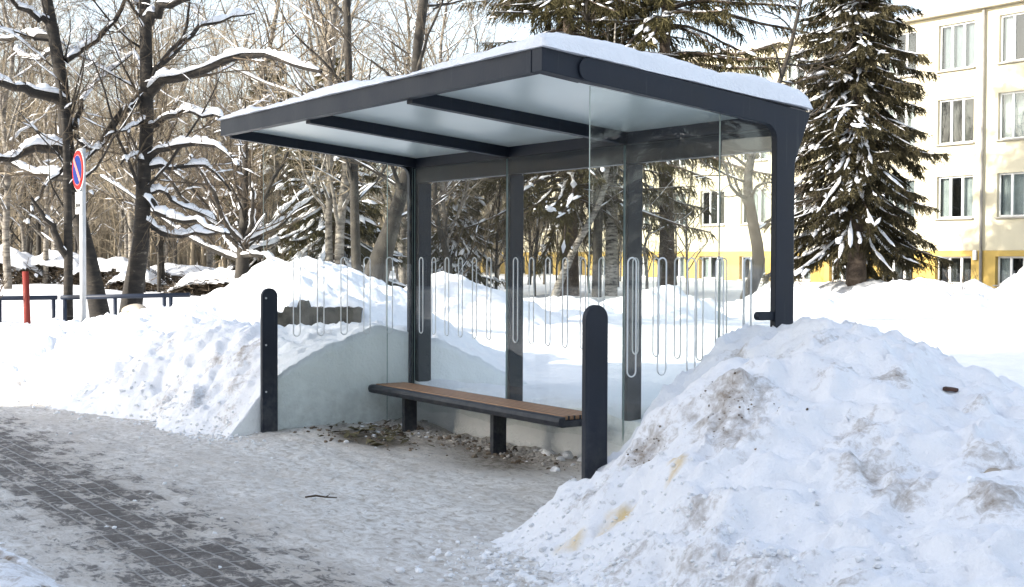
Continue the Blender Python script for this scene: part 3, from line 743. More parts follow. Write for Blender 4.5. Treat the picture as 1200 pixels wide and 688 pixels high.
m = MB(); m.prism([(-.205 + .028 - .028 * math.cos(R(18 * k)), 1.235 + .028 * math.sin(R(18 * k))) for k in range(-5, 6)] [::-1] + [(-.06, 1.207), (-.06, 1.263)][::1], 0, 4.803, 4.85, .003); m.build('glass_clamp', DARK, shel)

# snow on the roof
def roof_snow():
    xs = np.linspace(-.065, 4.87, 150); ys = np.linspace(-1.945, .27, 80)
    X, Y = np.meshgrid(xs, ys, indexing='ij')
    e = np.minimum(np.minimum(X - xs[0], xs[-1] - X), np.minimum(Y - ys[0], ys[-1] - Y))
    prof = np.sqrt(np.clip(1 - (1 - np.clip(e / .16, 0, 1))**2, 0, 1))
    th = .04 + .075 * (.45 + fbm(X * 1.2, Y * 1.2, 4)) + .03 * fbm(X * 3.5, Y * 3.5, 4, .6) + .012 * fbm(X * 10, Y * 10, 3) + .05 * sstep(.9, 2.2, X) * np.exp(-((X - 1.5) / .5)**2) + .07 * np.exp(-((X - 4.4) / .9)**2) * sstep(-2.2, -.6, Y) + .03 * sstep(4.2, 4.8, X)
    th = np.maximum(th, .02)
    wob = .035 * fbm(X * 3, Y * 3, 3)
    Zt = zt(Y) + .004 + prof * th; Zb = zt(Y) + .003 + 0 * X
    Xw = X + wob * (e < .02); Yw = Y + wob * (e < .02)
    nx, ny = X.shape; idx = np.arange(nx * ny).reshape(nx, ny)
    q = np.stack([idx[:-1, :-1], idx[1:, :-1], idx[1:, 1:], idx[:-1, 1:]], -1).reshape(-1, 4)
    V = np.concatenate([np.stack([Xw, Yw, Zt], -1).reshape(-1, 3), np.stack([Xw, Yw, Zb], -1).reshape(-1, 3)])
    q = np.concatenate([q, q[:, ::-1] + nx * ny])
    o = link('roof_snow', mesh_from('roof_snow', V, q, None, [SNOW], True)); tag(o, 'white snow layer lying on the shelter roof', 'snow')
roof_snow()

# bench
bench = empty('bench', (1.65, -.32, 0), 0, 'long bench with brown wooden slats and dark metal edge inside the shelter', 'bench')
def off(mb): 
    bmesh.ops.translate(mb.bm, verts=mb.bm.verts, vec=(-1.65, .32, 0)); return mb
m = MB(); m.prism([(-.545, .385), (-.535, .352), (-.51, .342), (-.12, .342), (-.095, .352), (-.09, .385), (-.10, .412), (-.125, .420), (-.152, .420), (-.152, .392), (-.478, .392), (-.478, .420), (-.51, .420), (-.535, .412)], 0, .10, 3.13, .006); off(m).build('frame', DARK, bench)
m = MB()
for k in range(6):
    y0 = -.472 + k * .0535; m.box(.125, 3.10, y0, y0 + .037, .394, .426, .004)
    if k < 5: m.box(.125, 3.10, y0 + .0375, y0 + .053, .394, .4245, 0, 1)
off(m).build('seat', [WOOD, DARK], bench)
for x in (.55, 2.02):
    m = MB(); m.box(x, x + .05, -.43, -.30, -.05, .341, .004); off(m).build('leg', DARK, bench)

# litter
m = MB(); rng = random.Random(3)
m.tube([(3.05, -2.56, .018), (3.09, -2.50, .028), (3.14, -2.455, .022), (3.19, -2.395, .02)], [.006, .007, .006, .003], 6); m.tube([(3.14, -2.455, .022), (3.13, -2.42, .035)], [.004, .002], 5)
tag(m.build('twig', TWIG), 'short dark twig lying on the trampled snow before the bench', 'twig')
def leafpatch():
    rng = np.random.RandomState(4); acc = Acc()
    for i in range(90):
        x, y = .62 + rng.randn() * .34, -.72 + rng.randn() * .22
        L = .03 + .05 * rng.rand(); w = L * .5; a = rng.rand() * 6.3; t = rng.randn() * .5
        d = np.array([math.cos(a), math.sin(a), t * .5]); s = np.array([-math.sin(a), math.cos(a), rng.randn() * .3])
        p = np.array([x, y, z_pav(x, y) + .02])
        acc.add([p - d * L, p + s * w * .6, p + d * L, p - s * w * .6 + [0, 0, .006]], [[0, 1, 2, 3]])
    o = link('fallen_leaves', acc.mesh('fallen_leaves', simple('dead_leaf', (.11, .095, .045), .8, var=.5, vscale=9), False)); tag(o, 'brown fallen leaves around the left bench leg', 'leaves', None, 'stuff')
leafpatch()
def pebble(name, loc, size, mat, label, cat, seed):
    rng = np.random.RandomState(seed); ico = bmesh.new(); bmesh.ops.create_icosphere(ico, subdivisions=3, radius=1)
    iv = np.array([v.co[:] for v in ico.verts]); it = np.array([[v.index for v in f.verts] for f in ico.faces]); ico.free()
    d = 1 + .25 * rng.randn(10) @ np.array([np.exp(-((iv - c)**2).sum(1) / .4) for c in rng.randn(10, 3) / 1.2]) + .05 * fbm(iv[:, 0] * 3 + seed, iv[:, 1] * 3 + iv[:, 2] * 2, 3)
    o = link(name, mesh_from(name, iv * np.clip(d, .5, 1.6)[:, None] * np.array(size), None, it, [mat], True), None, loc); return tag(o, label, cat)
ROCK = simple('field_stone', (.36, .31, .25), .9, var=.35, vscale=6, bmp=.5)
GREYR = simple('grey_stone', (.10, .10, .09), .9, var=.4, vscale=14, bmp=.5)
pebble('rock', (-6.0, -.75, z_bank(-6.0, -.75) + .02), (.24, .17, .10), ROCK, 'pale brown rock poking out of the snow bank left of the mound', 'rock', 2)
pebble('stone', (5.98, -2.06, .27), (.045, .03, .025), GREYR, 'grey green stone in the heap below the yellow stains', 'stone', 5)
pebble('stone', (5.02, -1.45, z_pile(5.02, -1.45) + .01), (.025, .02, .02), GREYR, 'small black stone on snow right of the right end post', 'stone', 9)
pebble('stone', (7.35, -1.22, z_pile(7.35, -1.22) + .005), (.05, .035, .03), ROCK, 'brown stone in a melt hollow low on the right of the heap', 'stone', 12)
m = MB(); m.prism([(-.04, -.014), (-.012, -.019), (.03, -.015), (.042, .004), (.018, .017), (-.03, .014)], 2, -.008, .012, .004); ch = m.build('bark_piece', simple('brown_bark', (.07, .035, .025), .8, var=.4, vscale=30), None, (6.39, -.28, z_pile(6.39, -.28) + .02)); ch.rotation_euler = (.1, .1, R(35)); tag(ch, 'dark brown piece of bark lying high on the big heap', 'bark')

# concrete slab peeking out under the mound
def slab():
    c = np.array([-2.42, .10]); d = np.array([.53, .79]) / math.hypot(.53, .79); n = np.array([d[1], -d[0]])
    M = Matrix(((d[0], n[0], 0, c[0]), (d[1], n[1], 0, c[1]), (0, 0, 1, 0), (0, 0, 0, 1)))
    m = MB(); N = 40
    top = [(-.52 + 1.06 * k / N, 1.05 + .035 * float(fbm(np.array(k * .31), np.array(2.), 3)) + (.07 if 13 < k < 18 else 0) - .06 * (k < 8)) for k in range(N + 1)]
    m.prism([(-.52, .55)] + top + [(.54, .55)], 1, -.10, .10, 0); bmesh.ops.transform(m.bm, matrix=M, verts=m.bm.verts)
    o = m.build('concrete_block', simple('weathered_concrete', (.085, .078, .062), .95, var=.6, vscale=9, bmp=.8)); tag(o, 'weathered grey concrete block half buried in the snow mound', 'concrete block')
    acc = Acc()
slab()

# ------------------------------------------------------------------ road sign
sg = empty('road_sign', (-8.30, -.79, .3), 0, 'round blue and red no stopping sign with small white plate on grey pole', 'road sign')
m = MB(); m.tube([(0, .0, 0), (0, .0, 2.88)], .045, 14); m.build('pole', GREYM, sg)
def disc(r0, r1, z, y, mat, name, parent, seg=40):
    m = MB()
    o = [(r1 * math.cos(2*math.pi*k/seg), z + r1 * math.sin(2*math.pi*k/seg)) for k in range(seg)]
    m.prism(o, 1, y, y + .004); return m.build(name, mat, parent)
SRED = simple('sign_red', (.30, .012, .012), .6, var=.05, spec=.1); SBLUE = simple('sign_blue', (.006, .022, .13), .6, var=.05, spec=.1); SWHITE = simple('sign_white', (.78, .78, .76), .45, var=.05); SBLACK = simple('sign_black', (.02, .02, .02), .5)
SPINK = simple('sign_faded_red', (.40, .14, .13), .6, var=.1, spec=.1)
CZ = 2.565
bk = disc(0, .305, CZ, -.058, GREYM, 'sign_disc', sg)
disc(0, .300, CZ, -.064, SWHITE, 'rim', bk); disc(0, .288, CZ, -.069, SRED, 'border', bk); disc(0, .225, CZ, -.074, SPINK, 'border', bk); disc(0, .212, CZ, -.079, SBLUE, 'field', bk)
m = MB(); m.box(-.24, .24, -.0845, -.080, -.034, .034, 0, 0, Matrix.Translation((0, 0, CZ)) @ Matrix.Rotation(R(45), 4, 'Y')); m.build('slash', SPINK, bk)
m = MB(); m.box(-.155, .155, -.062, -.056, 1.93, 2.25, .001); pl = m.build('supplementary_plate', SWHITE, sg)
m = MB(); m.box(-.085, .11, -.067, -.0625, 2.03, 2.075); m.box(-.125, -.085, -.067, -.0625, 2.00, 2.105); m.box(.02, .032, -.067, -.0625, 2.13, 2.205); m.box(-.03, .019, -.067, -.0625, 2.16, 2.172); m.build('plate_symbol', SBLACK, pl)
m = MB(); m.box(-.03, .03, -.055, -.045, 2.08, 2.54); m.build('bracket', GREYM, sg)

# red post
m = MB(); m.tube([(-9.80, -1.2, .2), (-9.83, -1.23, 1.38)], .05, 12); tag(m.build('red_post', REDM), 'slightly leaning red post beside the blue railing', 'post')
# railings
def railing(p0, p1, posts, label):
    p0 = np.array(p0); p1 = np.array(p1)
    rt = empty('railing', tuple(p0), 0, label, 'railing', 'blue railing sections')
    m = MB(); m.tube([(0, 0, 0), tuple(p1 - p0)], .035, 8); m.build('top_rail', BLUEM, rt)
    for t in posts:
        p = (p1 - p0) * t; m = MB(); m.tube([(p[0], p[1], p[2] - .03), (p[0], p[1], p[2] - .8)], .032, 8); m.build('rail_post', BLUEM, rt)
railing((-10.9, -2.3, .94), (-9.86, -.75, .97), (.52, .97), 'dark blue railing section behind the red post')
railing((-9.83, -.70, .97), (-8.70, .97, 1.02), (.03, .42, .80, .85), 'dark blue railing section in front of the two old birches')

# ------------------------------------------------------------------ old birches
T1_LIMBS=[
 ([[-10.57,-0.4,4.1],[-10.45,-0.93,4.24],[-10.34,-1.47,4.29],[-10.21,-1.99,4.31]],0.1),
 ([[-10.52,-0.36,3.3],[-10.51,-0.79,3.36],[-10.47,-1.19,3.23],[-10.36,-1.47,3.14],[-10.39,-1.97,2.98]],0.1),
 ([[-10.49,-0.34,2.89],[-11.14,-0.7,2.95],[-11.73,-0.96,3.14],[-12.36,-1.3,3.23]],0.075),
 ([[-10.6,-0.41,4.78],[-10.59,-0.09,5.01],[-10.5,0.37,5.5],[-10.56,0.61,6.13]],0.06),
 ([[-10.76,-0.61,5.39],[-10.75,-1.04,5.55],[-10.69,-1.38,5.78]],0.06),
 ([[-10.73,-0.59,5.16],[-11.24,-0.86,5.21],[-11.76,-1.15,5.21],[-12.36,-1.56,5.33]],0.05),
 ([[-10.5,-0.34,3.11],[-10.44,-0.68,2.84],[-10.34,-0.97,2.4],[-10.17,-1.14,2.12]],0.03),
 ([[-10.48,-0.29,3.57],[-10.39,-0.04,3.33],[-10.33,0.17,3.49],[-10.21,0.49,4.12]],0.035),
 ([[-10.68,-0.52,4.92],[-11.4,-0.69,4.86],[-12.12,-0.86,5.08]],0.03),
 ([[-10.48,-0.29,3.68],[-10.69,-0.13,4.06],[-10.87,0.06,4.37],[-11.01,0.31,4.62],[-10.95,0.87,5.09]],0.04)]
T2_LIMBS=[
 ([[-10.31,0.89,4.33],[-9.99,1.12,4.54],[-9.62,1.42,4.62],[-9.25,1.72,4.81],[-8.89,2.0,4.88],[-8.52,2.29,4.85],[-8.2,2.51,4.66],[-7.81,2.81,4.54]],0.085),
 ([[-10.32,0.89,4.58],[-10.34,1.32,5.05],[-10.4,1.71,5.45],[-10.32,2.29,5.71],[-10.31,2.75,5.84]],0.05),
 ([[-10.36,0.88,5.49],[-10.07,1.01,5.69],[-9.72,1.25,5.79],[-9.37,1.47,5.96]],0.085),
 ([[-10.31,0.86,3.77],[-9.95,1.11,3.92],[-9.59,1.34,3.96],[-9.15,1.7,3.89]],0.055),
 ([[-10.3,0.85,3.26],[-9.93,1.1,3.44],[-9.53,1.38,3.46],[-9.08,1.72,3.31],[-8.81,1.8,3.05]],0.055),
 ([[-10.3,0.85,3.09],[-10.17,1.26,3.1],[-10.07,1.63,3.14],[-10.04,1.9,3.03],[-9.99,2.18,2.76]],0.045),
 ([[-10.33,0.78,2.64],[-10.03,0.99,2.33],[-9.75,1.18,2.2],[-9.39,1.48,2.15],[-9.09,1.7,2.01]],0.06),
 ([[-10.33,0.76,2.24],[-10.24,1.06,2.02],[-10.22,1.27,1.95],[-10.04,1.72,2.01],[-9.89,2.11,2.0]],0.06),
 ([[-10.34,0.78,2.7],[-10.28,1.15,2.65],[-10.28,1.44,2.4],[-10.14,1.94,2.25]],0.035),
 ([[-10.34,0.79,3.17],[-10.2,0.55,3.28],[-10.05,0.32,3.11]],0.035),
 ([[-10.34,0.86,4.41],[-10.21,1.06,4.87],[-10.03,1.36,5.29],[-9.99,1.45,5.85]],0.045),
 ([[-10.36,0.82,4.33],[-10.39,0.54,4.06],[-10.4,0.29,3.77],[-10.39,0.06,3.42],[-10.38,-0.16,3.13]],0.065),
 ([[-10.35,0.81,3.88],[-10.15,0.47,3.7],[-10.03,0.02,3.5]],0.03),
 ([[-10.37,0.86,5.43],[-10.72,0.8,5.83],[-11.06,0.77,6.24]],0.05)]
def rel(L, b): return [(local(p, b), r) for p, r in L]
b1 = (-10.16, .04, 0)
t1 = [[-10.16,.04,.3],[-10.18,.02,.6],[-10.27,-.09,1.35],[-10.38,-.21,2.03],[-10.49,-.34,2.72],[-10.55,-.4,3.41],[-10.6,-.44,4.23],[-10.68,-.52,4.92],[-10.79,-.64,5.75],[-10.95,-.8,7.0],[-11.2,-.95,9.0],[-11.3,-1.0,11.5],[-11.4,-1.1,14]]
rng = np.random.RandomState(21)
tree_thing('birch_tree', bare_tree(rng, local(t1, b1), [.21, .17, .135, .12, .115, .11, .105, .10, .09, .08, .07, .05, .015], rel(T1_LIMBS, b1), n1=20, n2=8, n3=5, n4=3, t0=.3, l1=(.10, .2), snow=1.5, cover=.5, nside=10, rmin=.0034, rk=.013),
           (BARK_DARK, TWIG, BSNOW), 'old dark birch with heavy snowy limbs behind the road sign', group='old birches by the railing', loc=b1)
b2 = (-10.43, .55, 0)
t2 = [[-10.43,.55,.3],[-10.41,.57,.61],[-10.38,.64,1.2],[-10.34,.72,1.77],[-10.33,.77,2.47],[-10.34,.79,3.03],[-10.33,.84,3.74],[-10.35,.84,4.44],[-10.37,.84,5.15],[-10.4,.83,5.85],[-10.5,.8,7.2],[-10.6,.7,9.2],[-10.6,.6,11.5],[-10.7,.5,14.5]]
rng = np.random.RandomState(22)
tree_thing('birch_tree', bare_tree(rng, local(t2, b2), [.20, .19, .165, .14, .125, .115, .11, .105, .10, .095, .085, .07, .05, .015], rel(T2_LIMBS, b2), n1=20, n2=8, n3=5, n4=3, t0=.3, l1=(.10, .2), snow=1.5, cover=.5, nside=10, rmin=.0034, rk=.013),
           (BARK_DARK, TWIG, BSNOW), 'old dark birch with snowy limbs reaching towards the shelter roof', group='old birches by the railing', loc=b2)
b3 = (-9.96, -.55, 0)
t3 = [[-9.96,-.55,.3],[-9.97,-.55,1.0],[-9.98,-.54,1.62],[-10.02,-.54,2.69],[-10.17,-.53,3.64],[-10.25,-.6,4.4]]
rng = np.random.RandomState(23)
tree_thing('young_tree', bare_tree(rng, local(t3, b3), [.085, .075, .07, .065, .05, .015], [(local([[-9.97,-.52,1.55],[-9.99,-.8,2.04],[-10.01,-1.07,2.52]], b3), .06)], n1=8, n2=5, n3=4, t0=.45, l1=(.2, .35), snow=1.6, cover=.55, rmin=.004),
           (BARK_DARK, TWIG, BSNOW), 'thin dark tree with a broken side stem close left of the sign pole', loc=b3)

# ------------------------------------------------------------------ trees in the middle distance
def single(name, pts, rad, label, seed, mats, loc=None, **kw):
    b = (pts[0][0], pts[0][1], 0); rng = np.random.RandomState(seed)
    return tree_thing(name, bare_tree(rng, local(pts, b), rad, **kw), mats, label, loc=b)
single('leaning_tree', [[-10.45,5.0,.2],[-10.39,5.08,1.01],[-10.32,5.22,1.64],[-10.22,5.39,2.24],[-10.13,5.56,2.9],[-10.07,5.67,3.45],[-10.04,5.76,4.48],[-10.04,5.81,5.42],[-9.99,5.92,6.37],[-9.9,6.1,8],[-9.8,6.2,11]],
       [.30,.26,.20,.145,.12,.11,.10,.095,.085,.07,.03], 'leaning birch with snow along its trunk left of the first column', 31, (BARK_GREY, TWIG, BSNOW), n1=15, n2=6, n3=5, n4=2, t0=.3, a1=(40, 75), l1=(.16, .3), snow=1.1, cover=.5, rmin=.0045)
single('grey_tree', [[-14.1,6.68,.2],[-14.14,6.68,1.01],[-14.2,6.66,2.38],[-14.25,6.65,3.67],[-14.34,6.59,5.32],[-14.41,6.57,7.15],[-14.5,6.55,9.5],[-14.5,6.6,12]],
       [.12,.11,.10,.095,.085,.075,.05,.02], 'slim straight grey tree before the snowy young spruce', 32, (BARK_GREY, TWIG, BSNOW), n1=18, n2=6, n3=5, t0=.3, a1=(30, 60), l1=(.14, .26), snow=1.0, cover=.42, rmin=.0045)
single('crooked_tree', [[-12.36,16.45,.2],[-12.34,16.48,.69],[-12.25,16.62,1.17],[-12.21,16.72,1.69],[-12.32,16.59,2.64],[-12.4,16.51,3.48],[-12.33,16.66,4.42],[-12.11,17.04,5.47],[-11.91,17.4,6.73],[-11.76,17.7,8.2],[-11.5,18,10]],
       [.2,.18,.165,.155,.14,.12,.09,.07,.055,.04,.015], 'crooked grey tree with arching twigs seen through the right glass', 33, (BARK_GREY, TWIG, BSNOW), n1=20, n2=8, n3=5, t0=.36, a1=(45, 85), l1=(.2, .36), trop1=-.02, snow=.8, cover=.3, rmin=.0045)
single('bare_sapling', [[-17.28,10.93,.2],[-17.29,10.93,.76],[-17.32,10.92,1.34],[-17.41,10.82,1.99],[-17.54,10.67,2.75],[-17.57,10.66,3.83],[-17.54,10.77,4.91],[-17.5,10.9,6]],
       [.11,.10,.09,.08,.07,.055,.04,.015], 'small bare tree with twisted branches seen through the left back pane', 34, (BARK_GREY, TWIG, BSNOW), n1=16, n2=7, n3=5, t0=.12, a1=(35, 70), l1=(.28, .5), snow=1.0, cover=.4, rmin=.005)
single('birch_tree', [[-19.9,16.0,.2],[-19.81,16.14,.74],[-19.69,16.35,1.32],[-19.55,16.58,1.94],[-19.34,16.92,2.64],[-19.15,17.24,3.44],[-19.08,17.4,4.43],[-19.06,17.5,5.93],[-19.0,17.6,8.5]],
       [.13,.12,.11,.10,.092,.085,.075,.06,.02], 'leaning white birch crossing the dark spruce trunk in the middle pane', 35, (BARK_BIRCH, TWIG, BSNOW), n1=12, n2=5, n3=4, t0=.4, a1=(30, 60), l1=(.16, .3), snow=1.0, cover=.45, rmin=.005)
single('grey_tree', [[-19.95,17.7,.1],[-19.96,17.7,.55],[-19.99,17.77,2.97],[-20.04,17.82,5.53],[-20.27,17.59,7.83],[-20.33,17.57,9.36],[-20.4,17.5,12]],
       [.16,.15,.135,.11,.085,.07,.02], 'grey trunk just left of the third column behind the glass', 36, (BARK_GREY, TWIGL, BSNOW), n1=14, n2=6, n3=4, t0=.5, a1=(25, 50), l1=(.14, .26), snow=.9, cover=.4, rmin=.005)
single('birch_tree', [[-20.5,18.66,.1],[-20.5,18.68,.52],[-20.55,18.73,3.01],[-20.61,18.76,5.63],[-20.7,18.75,7.99],[-20.72,18.79,9.57],[-20.77,18.81,11.66],[-20.8,18.8,14]],
       [.22,.20,.18,.16,.14,.125,.10,.03], 'pale birch trunk beside the third column rising above the roof', 37, (BARK_BIRCH, TWIGL, BSNOW), n1=18, n2=6, n3=5, t0=.5, a1=(25, 55), l1=(.16, .3), snow=.9, cover=.4, rmin=.005)
# low spreading tree beside the brush pile
rng = np.random.RandomState(41); bA = (-17.43, 5.4, 0)
LA = []
for k in range(13):
    a = k * 2.4; up = .18 + .9 * rng.rand() + (.3 if k % 3 == 0 else 0); L = 2.2 + 1.6 * rng.rand()
    d = np.array([math.cos(a), math.sin(a), up]); d /= np.linalg.norm(d); p = np.array([0, 0, 1.5 + .5 * rng.rand()]); pts = [p]
    for j in range(4):
        d = d + rng.randn(3) * .13 + np.array([0, 0, .03]); d /= np.linalg.norm(d); p = p + d * L / 4; pts.append(p)
    LA.append(([list(x) for x in pts], .06))
tree_thing('spreading_tree', bare_tree(rng, [[0,0,.2],[.02,0,1.0],[0,.03,1.6],[.05,.05,2.6],[.02,.1,4.2],[0,.1,5.2]], [.2,.17,.15,.10,.05,.015], LA, n1=8, n2=7, n3=5, n4=2, t0=.4, l1=(.3, .5), snow=1.5, cover=.6, rmin=.005),
           (BARK_GREY, TWIG, BSNOW), 'low spreading bare tree with snowy fanned branches beside the brush pile', loc=bA)

# ------------------------------------------------------------------ spruces
def spruce(rng, H, Rmax, z0, zb=1.1, step=.34, nb=6, dens=15, trunk_r=.23, droop=.55, snow=.5, hang=.5, tw=.36, gap=0., low=0., lowz=0., sdir=None):
    wood, need, snw = Acc(), Acc(), Acc()
    tz = np.linspace(0, H, 12); wood.add(*tubes(np.stack([.06 * np.sin(tz * .7), .05 * np.cos(tz * .5) - .05, tz], -1)[None], (trunk_r * (1 - tz / H)**.85 + .012)[None] * np.where(tz < .4, 1.25, 1)[None], 10))
    P0 = []; D = []; Ls = []
    z = zb
    while z < H * .985:
        fr = (z - z0) / (H - z0); prof = Rmax * (1 - max(fr, 0))**.8 * (1 if fr > 0 else 1 + fr * 1.0)
        for k in range(nb):
            if rng.rand() < (low if z < lowz else gap): continue
            a = rng.rand() * 6.283; L = max(.15, prof * (.62 + .5 * rng.rand()))
            P0.append((0, 0, z + rng.uniform(-.15, .15))); D.append((math.cos(a), math.sin(a), .12 + .35 * max(fr, 0))); Ls.append(L)
        z += step * (1.0 if fr < .6 else .75)
    P0 = np.array(P0); D = np.array(D); Ls = np.array(Ls); B = len(P0); K = 7
    D /= np.linalg.norm(D, axis=1, keepdims=True); Q = np.zeros((B, K, 3)); Q[:, 0] = P0; cur = D.copy()
    dr = droop * (.7 + .6 * rng.rand(B)) * np.clip(Ls / 1.2, .3, 1.2)
    for j in range(1, K):
        cur = cur + rng.randn(B, 3) * .06; cur[:, 2] += np.where(j < 4, -dr * .36, dr * .12)
        cur /= np.linalg.norm(cur, axis=1, keepdims=True); Q[:, j] = Q[:, j-1] + cur * (Ls / (K - 1))[:, None]
    rr = np.maximum(Ls * .013, .008)[:, None] * np.linspace(1, .3, K)[None]
    wood.add(*tubes(Q, rr, 4)); snw.add(*compact(*snowcaps(Q, rr * 1.6 + .02, 1.0 * snow + .3, rng, 14, .22 + .25 * snow, .07, True)))
    # twigs with needles
    n = np.maximum((Ls * dens).astype(int), 4); bi = np.repeat(np.arange(B), n); N = len(bi)
    t = .12 + .88 * rng.rand(N)**.8; tt = np.clip(t * (K - 1), 0, K - 1.001); i = tt.astype(int); f = (tt - i)[:, None]
    p = Q[bi, i] * (1 - f) + Q[bi, i+1] * f; d = Q[bi, i+1] - Q[bi, i]; d /= np.linalg.norm(d, axis=1, keepdims=True)
    s = np.cross(d, np.array([0, 0, 1.])); s /= np.linalg.norm(s, axis=1, keepdims=True) + 1e-9
    sg = np.where(rng.rand(N) < .5, -1, 1)[:, None]
    hg = (hang * rng.rand(N) * 1.9)[:, None]
    td = d * (.35 + .5 * rng.rand(N)[:, None]) + s * sg * (.25 + .6 * rng.rand(N)[:, None]) - np.array([0, 0, 1.]) * hg
    td /= np.linalg.norm(td, axis=1, keepdims=True)
    L = tw * (.5 + .8 * rng.rand(N)) * np.clip(1.15 - .55 * t, .3, 1) * np.clip(Ls[bi] / 1.0, .45, 1.15)
    w = .013 + .012 * rng.rand(N)
    for rep in range(2):
        o = np.cross(td, rng.randn(N, 3)); o /= np.linalg.norm(o, axis=1, keepdims=True) + 1e-9
        sag = np.array([0, 0, -1.]) * (L * .18)[:, None]
        a = p; m1 = p + td * (L * .45)[:, None]; e = p + td * L[:, None] + sag
        V = np.stack([a, m1 + o * w[:, None], e, m1 - o * w[:, None]], 1).reshape(-1, 3)
        need.add(V, np.arange(N * 4).reshape(N, 4))
    # side needles sprays: small blades along the twig
    M = N * 9; j = np.repeat(np.arange(N), 9); u = rng.rand(M)[:, None]; q0 = p[j] + td[j] * L[j][:, None] * u
    bd = td[j] + rng.randn(M, 3) * .65; bd /= np.linalg.norm(bd, axis=1, keepdims=True); bl = (.05 + .08 * rng.rand(M))[:, None]
    o = np.cross(bd, rng.randn(M, 3)); o /= np.linalg.norm(o, axis=1, keepdims=True) + 1e-9
    V = np.stack([q0, q0 + bd * bl * .5 + o * .010, q0 + bd * bl, q0 + bd * bl * .5 - o * .010], 1).reshape(-1, 3)
    need.add(V, np.arange(M * 4).reshape(M, 4))
    # snow pads
    npd = np.maximum((Ls * 4.2 * snow * (1 if sdir is None else np.clip(.45 + 1.1 * (D[:, 0] * sdir[0] + D[:, 1] * sdir[1]), .08, 2))).astype(int), 0); bi = np.repeat(np.arange(B), npd); N = len(bi)
    if N:
        t = .3 + .72 * rng.rand(N); tt = np.clip(t * (K - 1), 0, K - 1.001); i = tt.astype(int); f = (tt - i)[:, None]
        p = Q[bi, i] * (1 - f) + Q[bi, i+1] * f; d = Q[bi, i+1] - Q[bi, i]; d /= np.linalg.norm(d, axis=1, keepdims=True)
        s = np.cross(d, np.array([0, 0, 1.])); s /= np.linalg.norm(s, axis=1, keepdims=True) + 1e-9; up = np.cross(s, d)
        d = d + s * (rng.randn(N) * .7)[:, None] - np.array([0, 0, .35]); d /= np.linalg.norm(d, axis=1, keepdims=True); s = np.cross(d, np.array([0, 0, 1.])); s /= np.linalg.norm(s, axis=1, keepdims=True) + 1e-9; up = np.cross(s, d)
        p = p + s * (rng.randn(N) * .11)[:, None] * np.clip(Ls[bi], .4, 2)[:, None] + np.array([0, 0, .03])
        a = (.04 + .15 * rng.rand(N)**2.2); b = a * (.32 + .4 * rng.rand(N)); h = a * (.22 + .25 * rng.rand(N))
        M = 8; ang = np.arange(M) * 2 * math.pi / M
        def ring(k, hh):
            jr = 1 + .3 * rng.randn(N, M)
            return p[:, None] + d[:, None] * (np.cos(ang)[None] * a[:, None] * k * jr)[..., None] + s[:, None] * (np.sin(ang)[None] * b[:, None] * k * jr)[..., None] + up[:, None] * (h * hh)[:, None, None]
        r1, r2 = ring(1, 0), ring(.7, .75); top = (p + up * h[:, None])[:, None]; bot = (p - up * (h * .25)[:, None])[:, None]
        V = np.concatenate([r1, r2, top, bot], 1); nv = 2 * M + 2; base = (np.arange(N) * nv)[:, None]
        k = np.arange(M); k2 = (k + 1) % M
        qd = (base[:, :, None] + np.stack([k, k2, M + k2, M + k], -1)[None]).reshape(-1, 4)
        tr = np.concatenate([(base[:, :, None] + np.stack([M + k, M + k2, 0 * k + 2 * M], -1)[None]).reshape(-1, 3), (base[:, :, None] + np.stack([k2, k, 0 * k + 2 * M + 1], -1)[None]).reshape(-1, 3)])
        snw.add(V.reshape(-1, 3), qd, tr)
    return wood, need, snw
rng = np.random.RandomState(51)
tree_thing('spruce_tree', spruce(rng, 16.2, 2.75, 1.5, 1.85, .21, 9, 32, .25, .66, .62, .72, .38, 0, 0, 0, (-.56, -.83)), (BARK_SPR, NEEDLE, BSNOW), 'big dense dark spruce with snowy boughs in front of the facade', 'tree', 'spruces by the building', (-13.6, 21.82, .38))
rng = np.random.RandomState(52)
sA = tree_thing('spruce_tree', spruce(rng, 19.5, 6.6, 5.5, 4.6, .34, 7, 20, .24, .36, .30, .85, .54, .14, .8, 8.0), (BARK_SPR, NEEDLE2, BSNOW), 'tall open spruce with long hanging boughs over the shelter roof', 'tree', 'spruces by the building', (-19.58, 20.1, .35))
rng = np.random.RandomState(53)
sB = tree_thing('spruce_tree', spruce(rng, 18.5, 5.0, 3.6, 2.9, .31, 7, 22, .25, .45, .32, .8, .50, .08, .42, 5.6), (BARK_SPR, NEEDLE2, BSNOW), 'tall spruce with a curved dark trunk behind the middle pane', 'tree', 'spruces by the building', (-21.2, 17.6, .3))
rng = np.random.RandomState(54)
sC = tree_thing('spruce_tree', spruce(rng, 6.4, 2.4, .5, .3, .23, 8, 26, .12, .55, .9, .5, .34), (BARK_SPR, NEEDLE2, BSNOW), 'young snow covered spruce seen through the left side glass', 'tree', 'spruces by the building', (-18.97, 8.48, .35))
c = copy_tree(sC); c.location = (-22.5, 14.3, .4); c.rotation_euler.z = 2.1; c.scale = (.62, .62, .95); c['label'] = 'young spruce behind the small bare tree in the left back pane'
c = copy_tree(sC); c.location = (-23.0, 8.6, .4); c.rotation_euler.z = 4.0; c.scale = (.9, .9, 1.12); c['label'] = 'young spruce farther back between the leaning birch and the grey tree'

